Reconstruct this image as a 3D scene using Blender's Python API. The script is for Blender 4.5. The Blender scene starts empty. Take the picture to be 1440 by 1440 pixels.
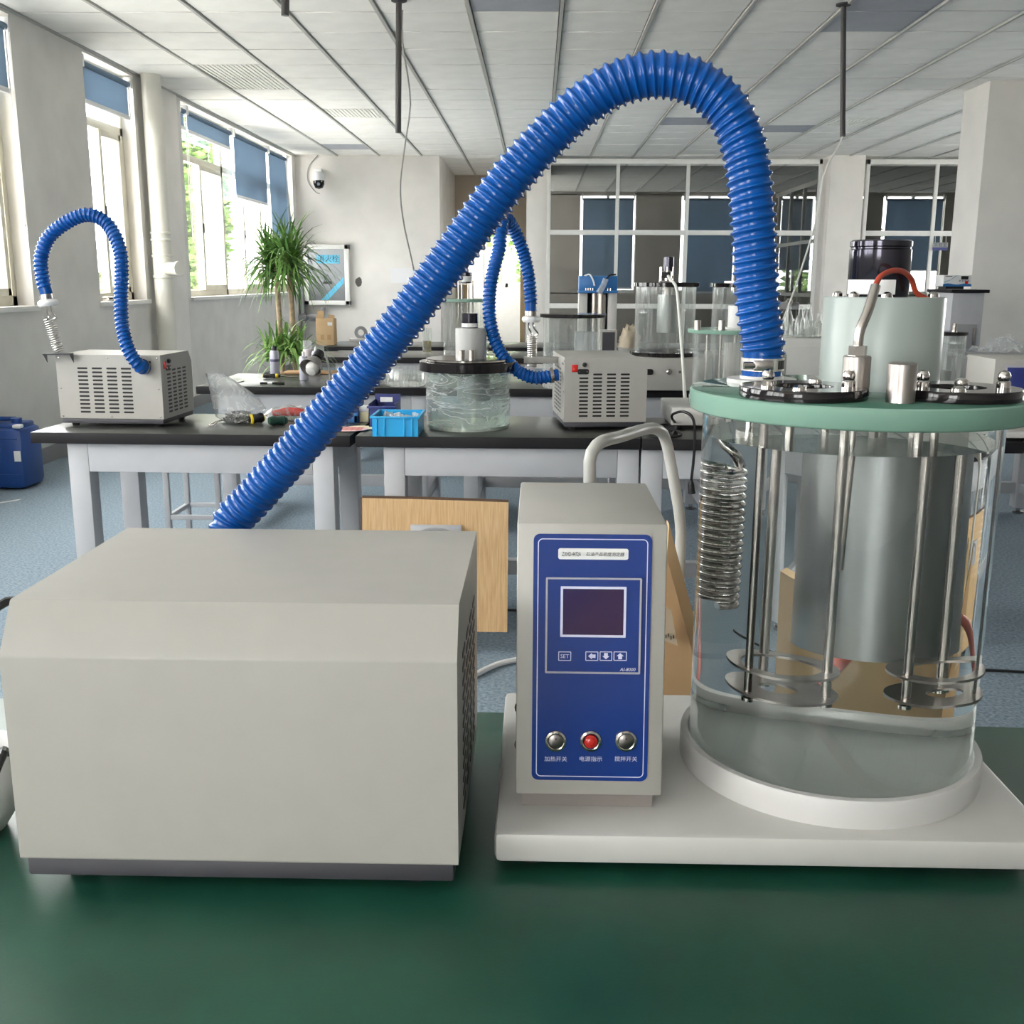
import bpy, bmesh, math, random
from mathutils import Vector, Matrix, Euler
random.seed(7)
S = bpy.context.scene
COL = S.collection
PI = math.pi

# ---------------------------------------------------------------- camera
F, PITCH, ROLL, YAW, CH = 1488.4, 0.216538, 0.0042677, -0.0227655, 1.285
FW = Vector((math.sin(YAW)*math.cos(PITCH), math.cos(YAW)*math.cos(PITCH), -math.sin(PITCH)))
r0 = FW.cross(Vector((0, 0, 1))).normalized(); u0 = r0.cross(FW)
RT = r0*math.cos(ROLL)+u0*math.sin(ROLL); UP = -r0*math.sin(ROLL)+u0*math.cos(ROLL)
cam = bpy.data.cameras.new('camera'); co = bpy.data.objects.new('camera', cam); COL.objects.link(co)
cam.sensor_fit = 'HORIZONTAL'; cam.sensor_width = 36.0; cam.lens = F/1440*36.0
cam.clip_start = .02; cam.clip_end = 200
co.matrix_world = Matrix(((RT.x, UP.x, -FW.x, 0), (RT.y, UP.y, -FW.y, 0), (RT.z, UP.z, -FW.z, CH), (0, 0, 0, 1)))
S.camera = co
def ray(u, v): return FW+RT*((u-720)/F)-UP*((v-720)/F)
def Zs(u, v, z): d = ray(u, v); return Vector((0, 0, CH))+d*((z-CH)/d.z)   # point of a horizontal surface
def Ys(u, v, y): d = ray(u, v); return Vector((0, 0, CH))+d*(y/d.y)        # point of a frontal plane
def Xs(u, v, x): d = ray(u, v); return Vector((0, 0, CH))+d*(x/d.x)        # point of a side wall

# ---------------------------------------------------------------- world, exposure
w = bpy.data.worlds.new('overcast_sky'); S.world = w; w.use_nodes = True
nt = w.node_tree; nt.nodes.clear()
out = nt.nodes.new('ShaderNodeOutputWorld'); bg = nt.nodes.new('ShaderNodeBackground')
tc = nt.nodes.new('ShaderNodeTexCoord'); sx = nt.nodes.new('ShaderNodeSeparateXYZ'); rp = nt.nodes.new('ShaderNodeValToRGB')
rp.color_ramp.elements[0].position = 0.0; rp.color_ramp.elements[0].color = (.93, .915, .895, 1)
rp.color_ramp.elements[1].position = 0.8; rp.color_ramp.elements[1].color = (1, .975, .945, 1)
nt.links.new(tc.outputs['Generated'], sx.inputs[0]); nt.links.new(sx.outputs['Z'], rp.inputs[0])
nt.links.new(rp.outputs[0], bg.inputs['Color']); nt.links.new(bg.outputs[0], out.inputs[0])
bg.inputs['Strength'].default_value = 9.0
vs = S.view_settings
S.display_settings.display_device = 'sRGB'
vs.view_transform = 'Standard'; vs.look = 'None'; vs.gamma = 1; vs.use_curve_mapping = False
vs.exposure = 1.05
cy = S.cycles
cy.use_denoising = True; cy.max_bounces = 16; cy.diffuse_bounces = 6; cy.glossy_bounces = 6
cy.transmission_bounces = 14; cy.transparent_max_bounces = 24
cy.caustics_reflective = False; cy.caustics_refractive = True; cy.blur_glossy = 0.5
cy.sample_clamp_indirect = 40.0

def portal(loc, rot, sx_, sy_):
    l = bpy.data.lights.new('daylight_portal', 'AREA'); l.shape = 'RECTANGLE'; l.size = sx_; l.size_y = sy_
    l.cycles.is_portal = True
    o = bpy.data.objects.new('daylight_portal', l); o.location = loc; o.rotation_euler = rot; COL.objects.link(o)

# ---------------------------------------------------------------- materials
MATS = {}
def mat(name, col=(.5, .5, .5), rough=.5, metal=0.0, noise=0.0, nscale=20.0, bump=0.0, bscale=200.0, spec=.5, coat=0.0, trans=0.0, ior=1.45, stretch=None, col2=None):
    if name in MATS: return MATS[name]
    m = bpy.data.materials.new(name); m.use_nodes = True; MATS[name] = m
    n = m.node_tree.nodes; L = m.node_tree.links; b = n['Principled BSDF']
    b.inputs['Base Color'].default_value = (*col, 1); b.inputs['Roughness'].default_value = rough
    b.inputs['Metallic'].default_value = metal; b.inputs['Specular IOR Level'].default_value = spec
    b.inputs['Coat Weight'].default_value = coat; b.inputs['Transmission Weight'].default_value = trans
    b.inputs['IOR'].default_value = ior
    if noise or col2 or bump:
        t = n.new('ShaderNodeTexCoord'); mp = n.new('ShaderNodeMapping')
        if stretch: mp.inputs['Scale'].default_value = stretch
        L.new(t.outputs['Object'], mp.inputs[0])
        if noise or col2:
            x = n.new('ShaderNodeTexNoise'); x.inputs['Scale'].default_value = nscale; x.inputs['Detail'].default_value = 5
            L.new(mp.outputs[0], x.inputs['Vector'])
            c = n.new('ShaderNodeValToRGB'); c.color_ramp.elements[0].position = .32; c.color_ramp.elements[1].position = .68
            a = col2 or tuple(k*(1-noise) for k in col); d = col if col2 else tuple(min(1, k*(1+noise)) for k in col)
            c.color_ramp.elements[0].color = (*a, 1); c.color_ramp.elements[1].color = (*d, 1)
            L.new(x.outputs['Fac'], c.inputs[0]); L.new(c.outputs[0], b.inputs['Base Color'])
        if bump:
            y = n.new('ShaderNodeTexNoise'); y.inputs['Scale'].default_value = bscale; y.inputs['Detail'].default_value = 4
            L.new(mp.outputs[0], y.inputs['Vector'])
            bp = n.new('ShaderNodeBump'); bp.inputs['Strength'].default_value = bump; bp.inputs['Distance'].default_value = .002
            L.new(y.outputs['Fac'], bp.inputs['Height']); L.new(bp.outputs[0], b.inputs['Normal'])
    return m
def thin(name, tint=(1, 1, 1), gloss=1.0, ior=1.45, rough=.02, milk=0.0, wrinkle_glint=0.0, wscale=18, wmap=None):
    """thin clear sheet: see-through with fresnel sheen, optional milky or wrinkled film, or painted highlight streaks"""
    if name in MATS: return MATS[name]
    m = bpy.data.materials.new(name); m.use_nodes = True; MATS[name] = m
    n = m.node_tree.nodes; L = m.node_tree.links; n.clear()
    o = n.new('ShaderNodeOutputMaterial'); t = n.new('ShaderNodeBsdfTransparent'); g = n.new('ShaderNodeBsdfGlossy')
    t.inputs[0].default_value = (*tint, 1); g.inputs['Roughness'].default_value = rough; g.inputs[0].default_value = (gloss, gloss, gloss, 1)
    f = n.new('ShaderNodeFresnel'); ge = n.new('ShaderNodeNewGeometry'); mr = n.new('ShaderNodeMapRange')
    mr.inputs['To Min'].default_value = ior; mr.inputs['To Max'].default_value = 1/ior      # same sheen seen from both faces
    L.new(ge.outputs['Backfacing'], mr.inputs['Value']); L.new(mr.outputs[0], f.inputs['IOR'])
    mx = n.new('ShaderNodeMixShader'); L.new(f.outputs[0], mx.inputs[0]); L.new(t.outputs[0], mx.inputs[1]); L.new(g.outputs[0], mx.inputs[2])
    last = mx
    if milk or wrinkle_glint:
        d = n.new('ShaderNodeBsdfDiffuse'); d.inputs[0].default_value = (.85, .87, .88, 1)
        tr = n.new('ShaderNodeBsdfTranslucent'); tr.inputs[0].default_value = (.85, .87, .88, 1)
        dm = n.new('ShaderNodeMixShader'); dm.inputs[0].default_value = .5; L.new(d.outputs[0], dm.inputs[1]); L.new(tr.outputs[0], dm.inputs[2])
        m2 = n.new('ShaderNodeMixShader'); m2.inputs[0].default_value = milk
        if wrinkle_glint:
            tx = n.new('ShaderNodeTexCoord'); x = n.new('ShaderNodeTexNoise'); x.inputs['Scale'].default_value = wscale; x.inputs['Detail'].default_value = 6; x.inputs['Distortion'].default_value = 1.2
            mpg = n.new('ShaderNodeMapping'); mpg.inputs['Scale'].default_value = wmap or (1, 1, 1); L.new(tx.outputs['Object'], mpg.inputs[0]); L.new(mpg.outputs[0], x.inputs['Vector'])
            c = n.new('ShaderNodeValToRGB'); e = c.color_ramp.elements
            e[0].position = .47; e[0].color = (milk, milk, milk, 1); e[1].position = .5; e[1].color = (wrinkle_glint, wrinkle_glint, wrinkle_glint, 1)
            k = c.color_ramp.elements.new(.53); k.color = (milk, milk, milk, 1)
            L.new(x.outputs['Fac'], c.inputs[0]); L.new(c.outputs[0], m2.inputs[0])
            bp = n.new('ShaderNodeBump'); bp.inputs['Strength'].default_value = .6; bp.inputs['Distance'].default_value = .004; L.new(x.outputs['Fac'], bp.inputs['Height']); L.new(bp.outputs[0], g.inputs['Normal'])
        L.new(mx.outputs[0], m2.inputs[1]); L.new(dm.outputs[0], m2.inputs[2]); last = m2
    L.new(last.outputs[0], o.inputs[0])
    return m
def solid_glass(name, col=(1, 1, 1), ior=1.45, rough=0.0):
    if name in MATS: return MATS[name]
    m = bpy.data.materials.new(name); m.use_nodes = True; MATS[name] = m
    n = m.node_tree.nodes; L = m.node_tree.links; n.clear()
    o = n.new('ShaderNodeOutputMaterial'); g = n.new('ShaderNodeBsdfGlass'); g.inputs[0].default_value = (*col, 1)
    g.inputs['Roughness'].default_value = rough; g.inputs['IOR'].default_value = ior; L.new(g.outputs[0], o.inputs[0]); return m
def fabric(name, col, tl=.35):
    if name in MATS: return MATS[name]
    m = bpy.data.materials.new(name); m.use_nodes = True; MATS[name] = m
    n = m.node_tree.nodes; L = m.node_tree.links; n.clear()
    o = n.new('ShaderNodeOutputMaterial'); d = n.new('ShaderNodeBsdfDiffuse'); t = n.new('ShaderNodeBsdfTranslucent'); x = n.new('ShaderNodeMixShader')
    d.inputs[0].default_value = (*col, 1); t.inputs[0].default_value = (*col, 1); x.inputs[0].default_value = tl
    L.new(d.outputs[0], x.inputs[1]); L.new(t.outputs[0], x.inputs[2]); L.new(x.outputs[0], o.inputs[0]); return m

PLASTER = mat('plaster', (.72, .69, .65), .9, noise=.05, nscale=3, bump=.15, bscale=40)
TILE = mat('ceiling_tile', (.90, .875, .83), .95, noise=.04, nscale=4, bump=.2, bscale=120)
TILE2 = mat('ceiling_light_panel', (.42, .43, .47), .7, noise=.05, nscale=5)
TBAR = mat('ceiling_bar', (.50, .49, .46), .6)
GAP = mat('ceiling_void', (.12, .12, .12), .9)
CARPET = mat('carpet', (.30, .365, .42), .98, col2=(.15, .20, .25), nscale=85, bump=.6, bscale=220, spec=.1)
WFRAME = mat('window_frame', (.66, .62, .51), .45, noise=.05, nscale=6)
GLASS = thin('window_glass', (.97, .98, .98))
TINT = thin('tinted_glass', (.54, .55, .55), gloss=.2)
BLIND = fabric('blind_fabric', (.26, .33, .405), .42)
WHITEP = mat('white_paint', (.70, .69, .66), .5, noise=.03, nscale=8)
STEELP = mat('grey_white_steel', (.45, .455, .48), .45, noise=.03, nscale=10)
BLACKTOP = mat('black_worktop', (.035, .037, .033), .28, noise=.2, nscale=12)
BLACKEDGE = mat('black_worktop_edge', (.014, .013, .015), .6, spec=.25)
GREENTOP = mat('green_worktop', (.010, .062, .040), .33, noise=.18, nscale=9, bump=.05, bscale=300)
CREAM = mat('cream_enamel', (.375, .362, .335), .42, noise=.015, nscale=30, bump=.06, bscale=900)
CREAMB = mat('white_enamel', (.52, .51, .49), .35, noise=.02, nscale=20)
GREYRING = mat('pale_grey_plastic', (.56, .55, .54), .38)
DKGREY = mat('dark_grey_steel', (.058, .056, .066), .45)
BLACK = mat('black_plastic', (.012, .012, .013), .4)
BLACKG = mat('black_acrylic', (.012, .010, .011), .08)
RUBBER = mat('rubber', (.02, .02, .02), .8)
HOSE = mat('blue_hose', (.002, .068, .30), .19, noise=.1, nscale=25, spec=.4)
STEEL = mat('steel', (.44, .405, .38), .26, metal=1.0)
STEELB = mat('brushed_steel', (.44, .405, .38), .34, metal=1.0, noise=.08, nscale=60, stretch=(1, 1, .05))
CHROME = mat('chrome', (.60, .56, .53), .10, metal=1.0)
SLEEVE = mat('zinc_grey_tube', (.29, .30, .30), .34, metal=.75, noise=.1, nscale=30, stretch=(1, 1, .06))
BLUEP = mat('blue_panel', (.006, .032, .20), .22, noise=.06, nscale=12, coat=.3)
BLUED = mat('dark_screen', (.012, .010, .075), .10, col2=(.045, .018, .05), nscale=9)
LILAC = mat('pale_lilac_print', (.62, .63, .80), .5)
GREYLINE = mat('grey_bezel', (.36, .36, .42), .4)
INK = mat('dark_ink', (.03, .03, .035), .7)
RED = mat('red_plastic', (.55, .02, .015), .25, coat=.4)
REDC = mat('red_silicone', (.36, .045, .02), .45)
BROWNC = mat('brown_red_cord', (.36, .07, .05), .5)
GREENGL = mat('frosted_green_edge', (.19, .325, .26), .22, noise=.04, nscale=9, spec=.6)
LIDTOP = mat('green_lid_top', (.045, .13, .095), .08, noise=.1, nscale=6)
SHROUD = mat('pale_green_grey_plastic', (.33, .375, .355), .32, noise=.04, nscale=30, stretch=(1, 1, .08))
PLY = mat('plywood', (.66, .45, .24), .6, col2=(.52, .32, .15), nscale=30, stretch=(6, 1, .35), bump=.1, bscale=60)
PLYEDGE = mat('charred_edge', (.09, .05, .03), .8)
CARD = mat('cardboard', (.42, .26, .13), .85, noise=.08, nscale=8)
CARDL = mat('cardboard_light', (.55, .38, .21), .85, noise=.06, nscale=8)
PAPER = mat('paper', (.72, .72, .72), .8)
WHITEPL = mat('white_plastic', (.74, .74, .74), .35)
BARREL = mat('blue_barrel', (.012, .055, .23), .38, noise=.05, nscale=10)
CYAN = mat('cyan_plastic', (.008, .33, .66), .3, noise=.04, nscale=9)
CYANS = mat('cyan_sticker', (.10, .42, .60), .5)
NAVY = mat('navy_plastic', (.02, .03, .16), .35)
LEAF = mat('leaf', (.22, .37, .10), .4, col2=(.06, .17, .035), nscale=9)
LEAF2 = mat('leaf_light', (.32, .48, .15), .4, col2=(.10, .24, .05), nscale=9)
TREEL = mat('tree_leaf', (.17, .28, .06), .6, col2=(.06, .14, .02), nscale=3)
BARK = mat('bark', (.42, .31, .21), .85, noise=.2, nscale=40)
PVC = mat('pvc_pipe', (.66, .64, .57), .4, noise=.04, nscale=5)
GREYPIPE = mat('grey_iron_pipe', (.28, .28, .29), .5, noise=.1, nscale=30)
YELLOW = mat('yellow_plastic', (.75, .55, .02), .4)
DKGREEN = mat('dark_green_plastic', (.015, .05, .035), .4)
TINGREY = mat('printed_tin', (.42, .42, .50), .35, metal=.3)
FILM = thin('plastic_film', (.93, .95, .94), milk=.05, wrinkle_glint=.5, wscale=7, wmap=(.7, .7, 3.0))
BAGF = thin('bag_film', (.92, .93, .94), milk=.38, wrinkle_glint=.6, wscale=14)
CLEAR = thin('clear_cylinder', (.95, .96, .95), rough=.03, milk=.05, wrinkle_glint=.28, wscale=22, wmap=(1, 1, .03))  # vertical white streaks are highlights painted into the glass
MIRROR = mat('grey_mirror', (.17, .18, .19), .28, metal=.8, noise=.15, nscale=3)
PINK = mat('pink_paper', (.75, .50, .47), .8, noise=.05, nscale=6)
PALEY = mat('pale_yellow_paper', (.72, .66, .42), .8)
OUTG = mat('outdoor_ground', (.78, .77, .74), .95, noise=.1, nscale=1)
TIN2 = mat('screw_heap', (.30, .29, .28), .35, metal=.8, noise=.5, nscale=90)
BULB = mat('bulb_glass', (.85, .84, .82), .25, trans=.2)
WATERJ = solid_glass('water', (.955, .985, .975), 1.333)
JARG = solid_glass('jar_glass', (.985, .995, .99), 1.47)
HEADB = mat('blue_head_paint', (.03, .16, .42), .35)
BEIGE = mat('beige_cloth', (.50, .43, .33), .9, noise=.1, nscale=20)

# ---------------------------------------------------------------- mesh builder
def frame_of(d):
    d = d.normalized(); a = Vector((0, 0, 1)) if abs(d.z) < .95 else Vector((1, 0, 0))
    x = a.cross(d).normalized(); return x, d.cross(x)
def wmat(o):
    m = Matrix.Identity(4)
    while o is not None: m = o.matrix_basis @ m; o = o.parent
    return m
class MB:
    def __init__(s): s.b = bmesh.new(); s.mi = 0
    def _tag(s, fs):
        for f in fs: f.material_index = s.mi
        return fs
    def box(s, c, d, bev=0.0, rot=None, seg=2):
        g = bmesh.ops.create_cube(s.b, size=1.0); vs_ = g['verts']
        M = Matrix.Translation(c) @ (rot.to_4x4() if rot else Matrix.Identity(4)) @ Matrix.Diagonal((*d, 1))
        bmesh.ops.transform(s.b, matrix=M, verts=vs_)
        fs = list({f for v in vs_ for f in v.link_faces}); s._tag(fs)
        if bev > 0:
            es = list({e for v in vs_ for e in v.link_edges})
            q = bmesh.ops.bevel(s.b, geom=es, offset=min(bev, min(d)*.45), segments=seg, profile=.5, affect='EDGES'); s._tag(q['faces'])
        return s
    def span(s, a, b, bev=0.0):
        a = Vector(a); b = Vector(b); return s.box((a+b)/2, [abs(b[i]-a[i]) for i in range(3)], bev)
    def cyl(s, p0, p1, ra, rb=None, n=24, caps=True):
        return s.tube([p0, p1], ra, n=n, caps=caps, radii=[ra, ra if rb is None else rb])
    def tube(s, pts, r, n=8, caps=True, radii=None, closed=False):
        pts = [Vector(p) for p in pts]; N = len(pts); rings = []
        x = None
        for i, p in enumerate(pts):
            if closed: d = pts[(i+1) % N]-pts[i-1]
            else: d = pts[min(i+1, N-1)]-pts[max(i-1, 0)]
            d.normalize()
            if x is None: x, y = frame_of(d)
            else:
                x = (x-d*x.dot(d)).normalized(); y = d.cross(x)
            rr = radii[i] if radii else r
            rings.append([s.b.verts.new(p+(x*math.cos(2*PI*k/n)+y*math.sin(2*PI*k/n))*rr) for k in range(n)])
        fs = []
        for i in range(N if closed else N-1):
            A, B = rings[i], rings[(i+1) % N]
            for k in range(n): fs.append(s.b.faces.new((A[k], A[(k+1) % n], B[(k+1) % n], B[k])))
        if caps and not closed:
            fs.append(s.b.faces.new(rings[0][::-1])); fs.append(s.b.faces.new(rings[-1]))
        s._tag(fs); return s
    def lathe(s, prof, c=(0, 0, 0), n=32, axis=None, closed=False):
        c = Vector(c); z = Vector(axis).normalized() if axis else Vector((0, 0, 1))
        if axis: x, y = frame_of(z)
        else: x, y = Vector((1, 0, 0)), Vector((0, 1, 0))
        rings = []
        for r, h in prof:
            if r < 1e-6: rings.append([s.b.verts.new(c+z*h)])
            else: rings.append([s.b.verts.new(c+z*h+(x*math.cos(2*PI*k/n)+y*math.sin(2*PI*k/n))*r) for k in range(n)])
        fs = []
        R = list(zip(rings[:-1], rings[1:]))
        if closed: R.append((rings[-1], rings[0]))
        for A, B in R:
            for k in range(n):
                k2 = (k+1) % n
                if len(A) == 1 and len(B) == 1: continue
                if len(A) == 1: fs.append(s.b.faces.new((A[0], B[k2], B[k])))
                elif len(B) == 1: fs.append(s.b.faces.new((A[k], A[k2], B[0])))
                else: fs.append(s.b.faces.new((A[k], A[k2], B[k2], B[k])))
        s._tag(fs); return s
    def prism(s, poly, to3, d):
        d = Vector(d); A = [s.b.verts.new(Vector(to3(*p))) for p in poly]; B = [s.b.verts.new(v.co+d) for v in A]
        n = len(A); fs = [s.b.faces.new(A[::-1]), s.b.faces.new(B)]
        for k in range(n): fs.append(s.b.faces.new((A[k], A[(k+1) % n], B[(k+1) % n], B[k])))
        s._tag(fs); return s
    def face(s, *ps): s._tag([s.b.faces.new([s.b.verts.new(Vector(p)) for p in ps])]); return s
    def build(s, name, m, parent=None, world=True, smooth=40, kind=None, recalc=True):
        if recalc: bmesh.ops.recalc_face_normals(s.b, faces=s.b.faces[:])
        if parent is not None and world: bmesh.ops.transform(s.b, matrix=wmat(parent).inverted(), verts=s.b.verts[:])
        me = bpy.data.meshes.new(name)
        if smooth:
            a = math.radians(smooth)
            for e in s.b.edges:
                if len(e.link_faces) == 2 and e.calc_face_angle(0) > a: e.smooth = False
            for f in s.b.faces: f.smooth = True
        s.b.to_mesh(me); s.b.free()
        for k in (m if isinstance(m, (list, tuple)) else [m]): me.materials.append(k)
        o = bpy.data.objects.new(name, me); COL.objects.link(o)
        if parent is not None: o.parent = parent
        if kind: o['kind'] = kind
        return o
def put(src, parent, M):
    o = src.copy(); COL.objects.link(o); o.parent = parent; o.matrix_basis = M; return o
def tag(o, label, cat, group=None, kind=None):
    o['label'] = label; o['category'] = cat
    if group: o['group'] = group
    if kind: o['kind'] = kind
    return o
def thing(name, label, cat, loc=(0, 0, 0), rz=0.0, group=None):
    o = bpy.data.objects.new(name, None); COL.objects.link(o); o.empty_display_size = .05
    o.matrix_basis = Matrix.Translation(loc) @ Matrix.Rotation(rz, 4, 'Z')
    return tag(o, label, cat, group)
def struct(o): o['kind'] = 'structure'; return o
def spline(ps, step):
    """Catmull-Rom through ps, resampled at an even step"""
    ps = [Vector(p) for p in ps]; q = [ps[0]*2-ps[1]]+ps+[ps[-1]*2-ps[-2]]; dense = []
    for i in range(1, len(q)-2):
        a, b, c, d = q[i-1:i+3]
        for k in range(24):
            t = k/24
            dense.append(.5*((2*b)+(c-a)*t+(2*a-5*b+4*c-d)*t*t+(3*b-a-3*c+d)*t**3))
    dense.append(ps[-1]); res = [dense[0]]; acc = 0.0
    for a, b in zip(dense[:-1], dense[1:]):
        l = (b-a).length; pos = 0.0
        while acc+(l-pos) >= step:
            pos += step-acc; acc = 0.0; res.append(a+(b-a)*(pos/l))
        acc += l-pos
    if (res[-1]-dense[-1]).length > step*.3: res.append(dense[-1])
    return res
def corrugated(ps, r, ridge, pitch, name, parent, m, per=9, n=28, s0=0.0, s1=0.0):
    pts = spline(ps, pitch/per); N = len(pts); b = bmesh.new(); rings = []; x = None
    for i, p in enumerate(pts):
        d = (pts[min(i+1, N-1)]-pts[max(i-1, 0)]).normalized()
        if x is None: x, y = frame_of(d)
        else: x = (x-d*x.dot(d)).normalized(); y = d.cross(x)
        row = []
        for k in range(n):
            t = (i/per-k/n) % 1.0; t = abs(t-.5)*2
            h = max(0, 1-(t/.50)**2)**.8
            ss = i*pitch/per; e = (N-1-i)*pitch/per
            if ss < s0 or e < s1: h = 0
            row.append(b.verts.new(p+(x*math.cos(2*PI*k/n)+y*math.sin(2*PI*k/n))*(r+ridge*h)))
        rings.append(row)
    for A, B in zip(rings[:-1], rings[1:]):
        for k in range(n): b.faces.new((A[k], A[(k+1) % n], B[(k+1) % n], B[k]))
    b.faces.new(rings[0][::-1]); b.faces.new(rings[-1])
    q = MB(); q.b.free(); q.b = b
    return q.build(name, m, parent, smooth=75)
def coil_pts(base, axis, R, pitch, turns, n=20, ph=0.0):
    z = Vector(axis).normalized(); x, y = frame_of(z)
    return [Vector(base)+z*(pitch*k/n)+(x*math.cos(2*PI*k/n+ph)+y*math.sin(2*PI*k/n+ph))*R for k in range(int(turns*n)+1)]
def writing(txt, size, m, parent, M, name='lettering', shear=0.0, extr=0.0002, xs=1.0, spacing=1.0, fit=None):
    cu = bpy.data.curves.new(name, 'FONT'); cu.body = txt; cu.size = size; cu.align_x = 'CENTER'; cu.align_y = 'CENTER'
    cu.extrude = extr; cu.shear = shear; cu.resolution_u = 2; cu.space_character = spacing
    t = bpy.data.objects.new(name, cu); COL.objects.link(t)
    bpy.context.view_layer.update()
    me = bpy.data.meshes.new_from_object(t); bpy.data.objects.remove(t); bpy.data.curves.remove(cu)
    
    if fit:
        xx = [v.co.x for v in me.vertices]; xs = fit/(max(xx)-min(xx))
    me.transform(Matrix.Diagonal((xs, 1, 1, 1))); me.materials.clear(); me.materials.append(m)
    o = bpy.data.objects.new(name, me); COL.objects.link(o); o.parent = parent
    o.matrix_basis = (wmat(parent).inverted() @ M) if parent is not None else M
    return o
FRONT = Matrix.Rotation(PI/2, 4, 'X')          # text facing -y
def rrect(w_, h_, r, n=5):
    P = []
    for cx_, cy_, a in ((w_/2-r, h_/2-r, 0), (-w_/2+r, h_/2-r, 1), (-w_/2+r, -h_/2+r, 2), (w_/2-r, -h_/2+r, 3)):
        for k in range(n+1):
            t = (a+k/n)*PI/2; P.append((cx_+r*math.cos(t), cy_+r*math.sin(t)))
    return P

# ================================================================ the room
ZC, XL, YR, XR, YB = 2.98, -3.47, 15.7, 8.8, -3.4
WT = .24
struct(MB().span((-3.8, YB-.3, -.1), (XR+.3, 22.4, 0)).build('floor', CARPET))
# ceiling: slab, hung bars, tiles
ceil = struct(MB().span((XL-.3, YB-.3, ZC+.04), (XR+.3, 22.4, ZC+.16)).build('ceiling', GAP))
TX0, TY0, TW, TD = .14, 7.46, .6, .58
gx = [TX0+TW*k for k in range(-7, 16)]; gy = [TY0+TD*k for k in range(-20, 26)]
bars = MB()
for x in gx:
    if XL < x < XR: bars.box((x, (YB+22.2)/2, ZC+.012), (.022, 22.2-YB, .024))
bars.build('hanging_bar', TBAR, ceil, kind='stuff')
tile_src = MB().box((0, 0, 0), (TW-.034, TD-.024, .016), .004, seg=1).build('tile', TILE)
tile_me = tile_src.data; bpy.data.objects.remove(tile_src)
t2 = MB().box((0, 0, 0), (TW-.034, TD-.024, .016), .004, seg=1).build('tile', TILE2); t2_me = t2.data; bpy.data.objects.remove(t2)
vb = MB(); vb.box((0, 0, .004), (TW-.034, TD-.014, .008))
for k in range(14): vb.box((-.26+k*.04, 0, -.004), (.020, TD-.03, .010))
tv = vb.build('vent_tile', TILE); tv_me = tv.data; bpy.data.objects.remove(tv)
rest = MB()
for x in gx:
    for y in gy:
        cx, cyy = x+TW/2, y+TD/2
        if cx < XL+.2 or cx > XR or cyy < YB+.2 or cyy > 22: continue
        if 6.4 < y and cyy < YR+.1 and cx < 6.3:
            me = tile_me
            i, j = round((x-TX0)/TW), round((y-TY0)/TD)
            if (i, j) in ((-1, -1), (3, -1), (3, 0), (2, 8), (4, 9), (-5, 12)): me = t2_me
            if (i, j) in ((-5, 3), (-5, 4), (-4, 7), (5, 8)): me = tv_me
            o = bpy.data.objects.new('tile', me); COL.objects.link(o); o.parent = ceil
            o.location = (cx, cyy, ZC+.020+random.uniform(-.002, .002)); o.rotation_euler = (random.uniform(-.004, .004), random.uniform(-.003, .003), 0)
        else: rest.box((cx, cyy, ZC+.02), (TW-.034, TD-.024, .016))
rest.build('distant_tiles', TILE, ceil, kind='stuff')

# left wall with window openings
wins = [(-2.6, .4, 1), (1.3, 3.6, 1), (4.4, 7.36, 1), (8.50, 9.52, 1), (10.75, 15.5, 1)]
SILL, HEAD = 1.09, 2.96
wl = MB()
wl.span((XL-WT, YB-.24, 0), (XL, YR+.1, SILL)); wl.span((XL-WT, YB-.24, HEAD), (XL, YR+.1, ZC+.1))
ys = [YB-.24]+[k for a in wins for k in a[:2]]+[YR+.1]
for a, b in zip(ys[::2], ys[1::2]): wl.span((XL-WT, a, SILL), (XL, b, HEAD))
struct(wl.build('wall_left', mat('shaded_plaster', (.62, .60, .57), .9, noise=.06, nscale=3, bump=.15, bscale=40)))  # same paint as the other walls; its shade is put into the colour
struct(MB().span((XL, 9.72, 0), (XL+.012, 10.62, ZC+.03), .003).build('trim_1', PLASTER))
struct(MB().span((XL, YB, 0), (XL+.015, YR, .11)).build('baseboard_left', mat('grey_skirting', (.22, .22, .23), .6)))
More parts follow.
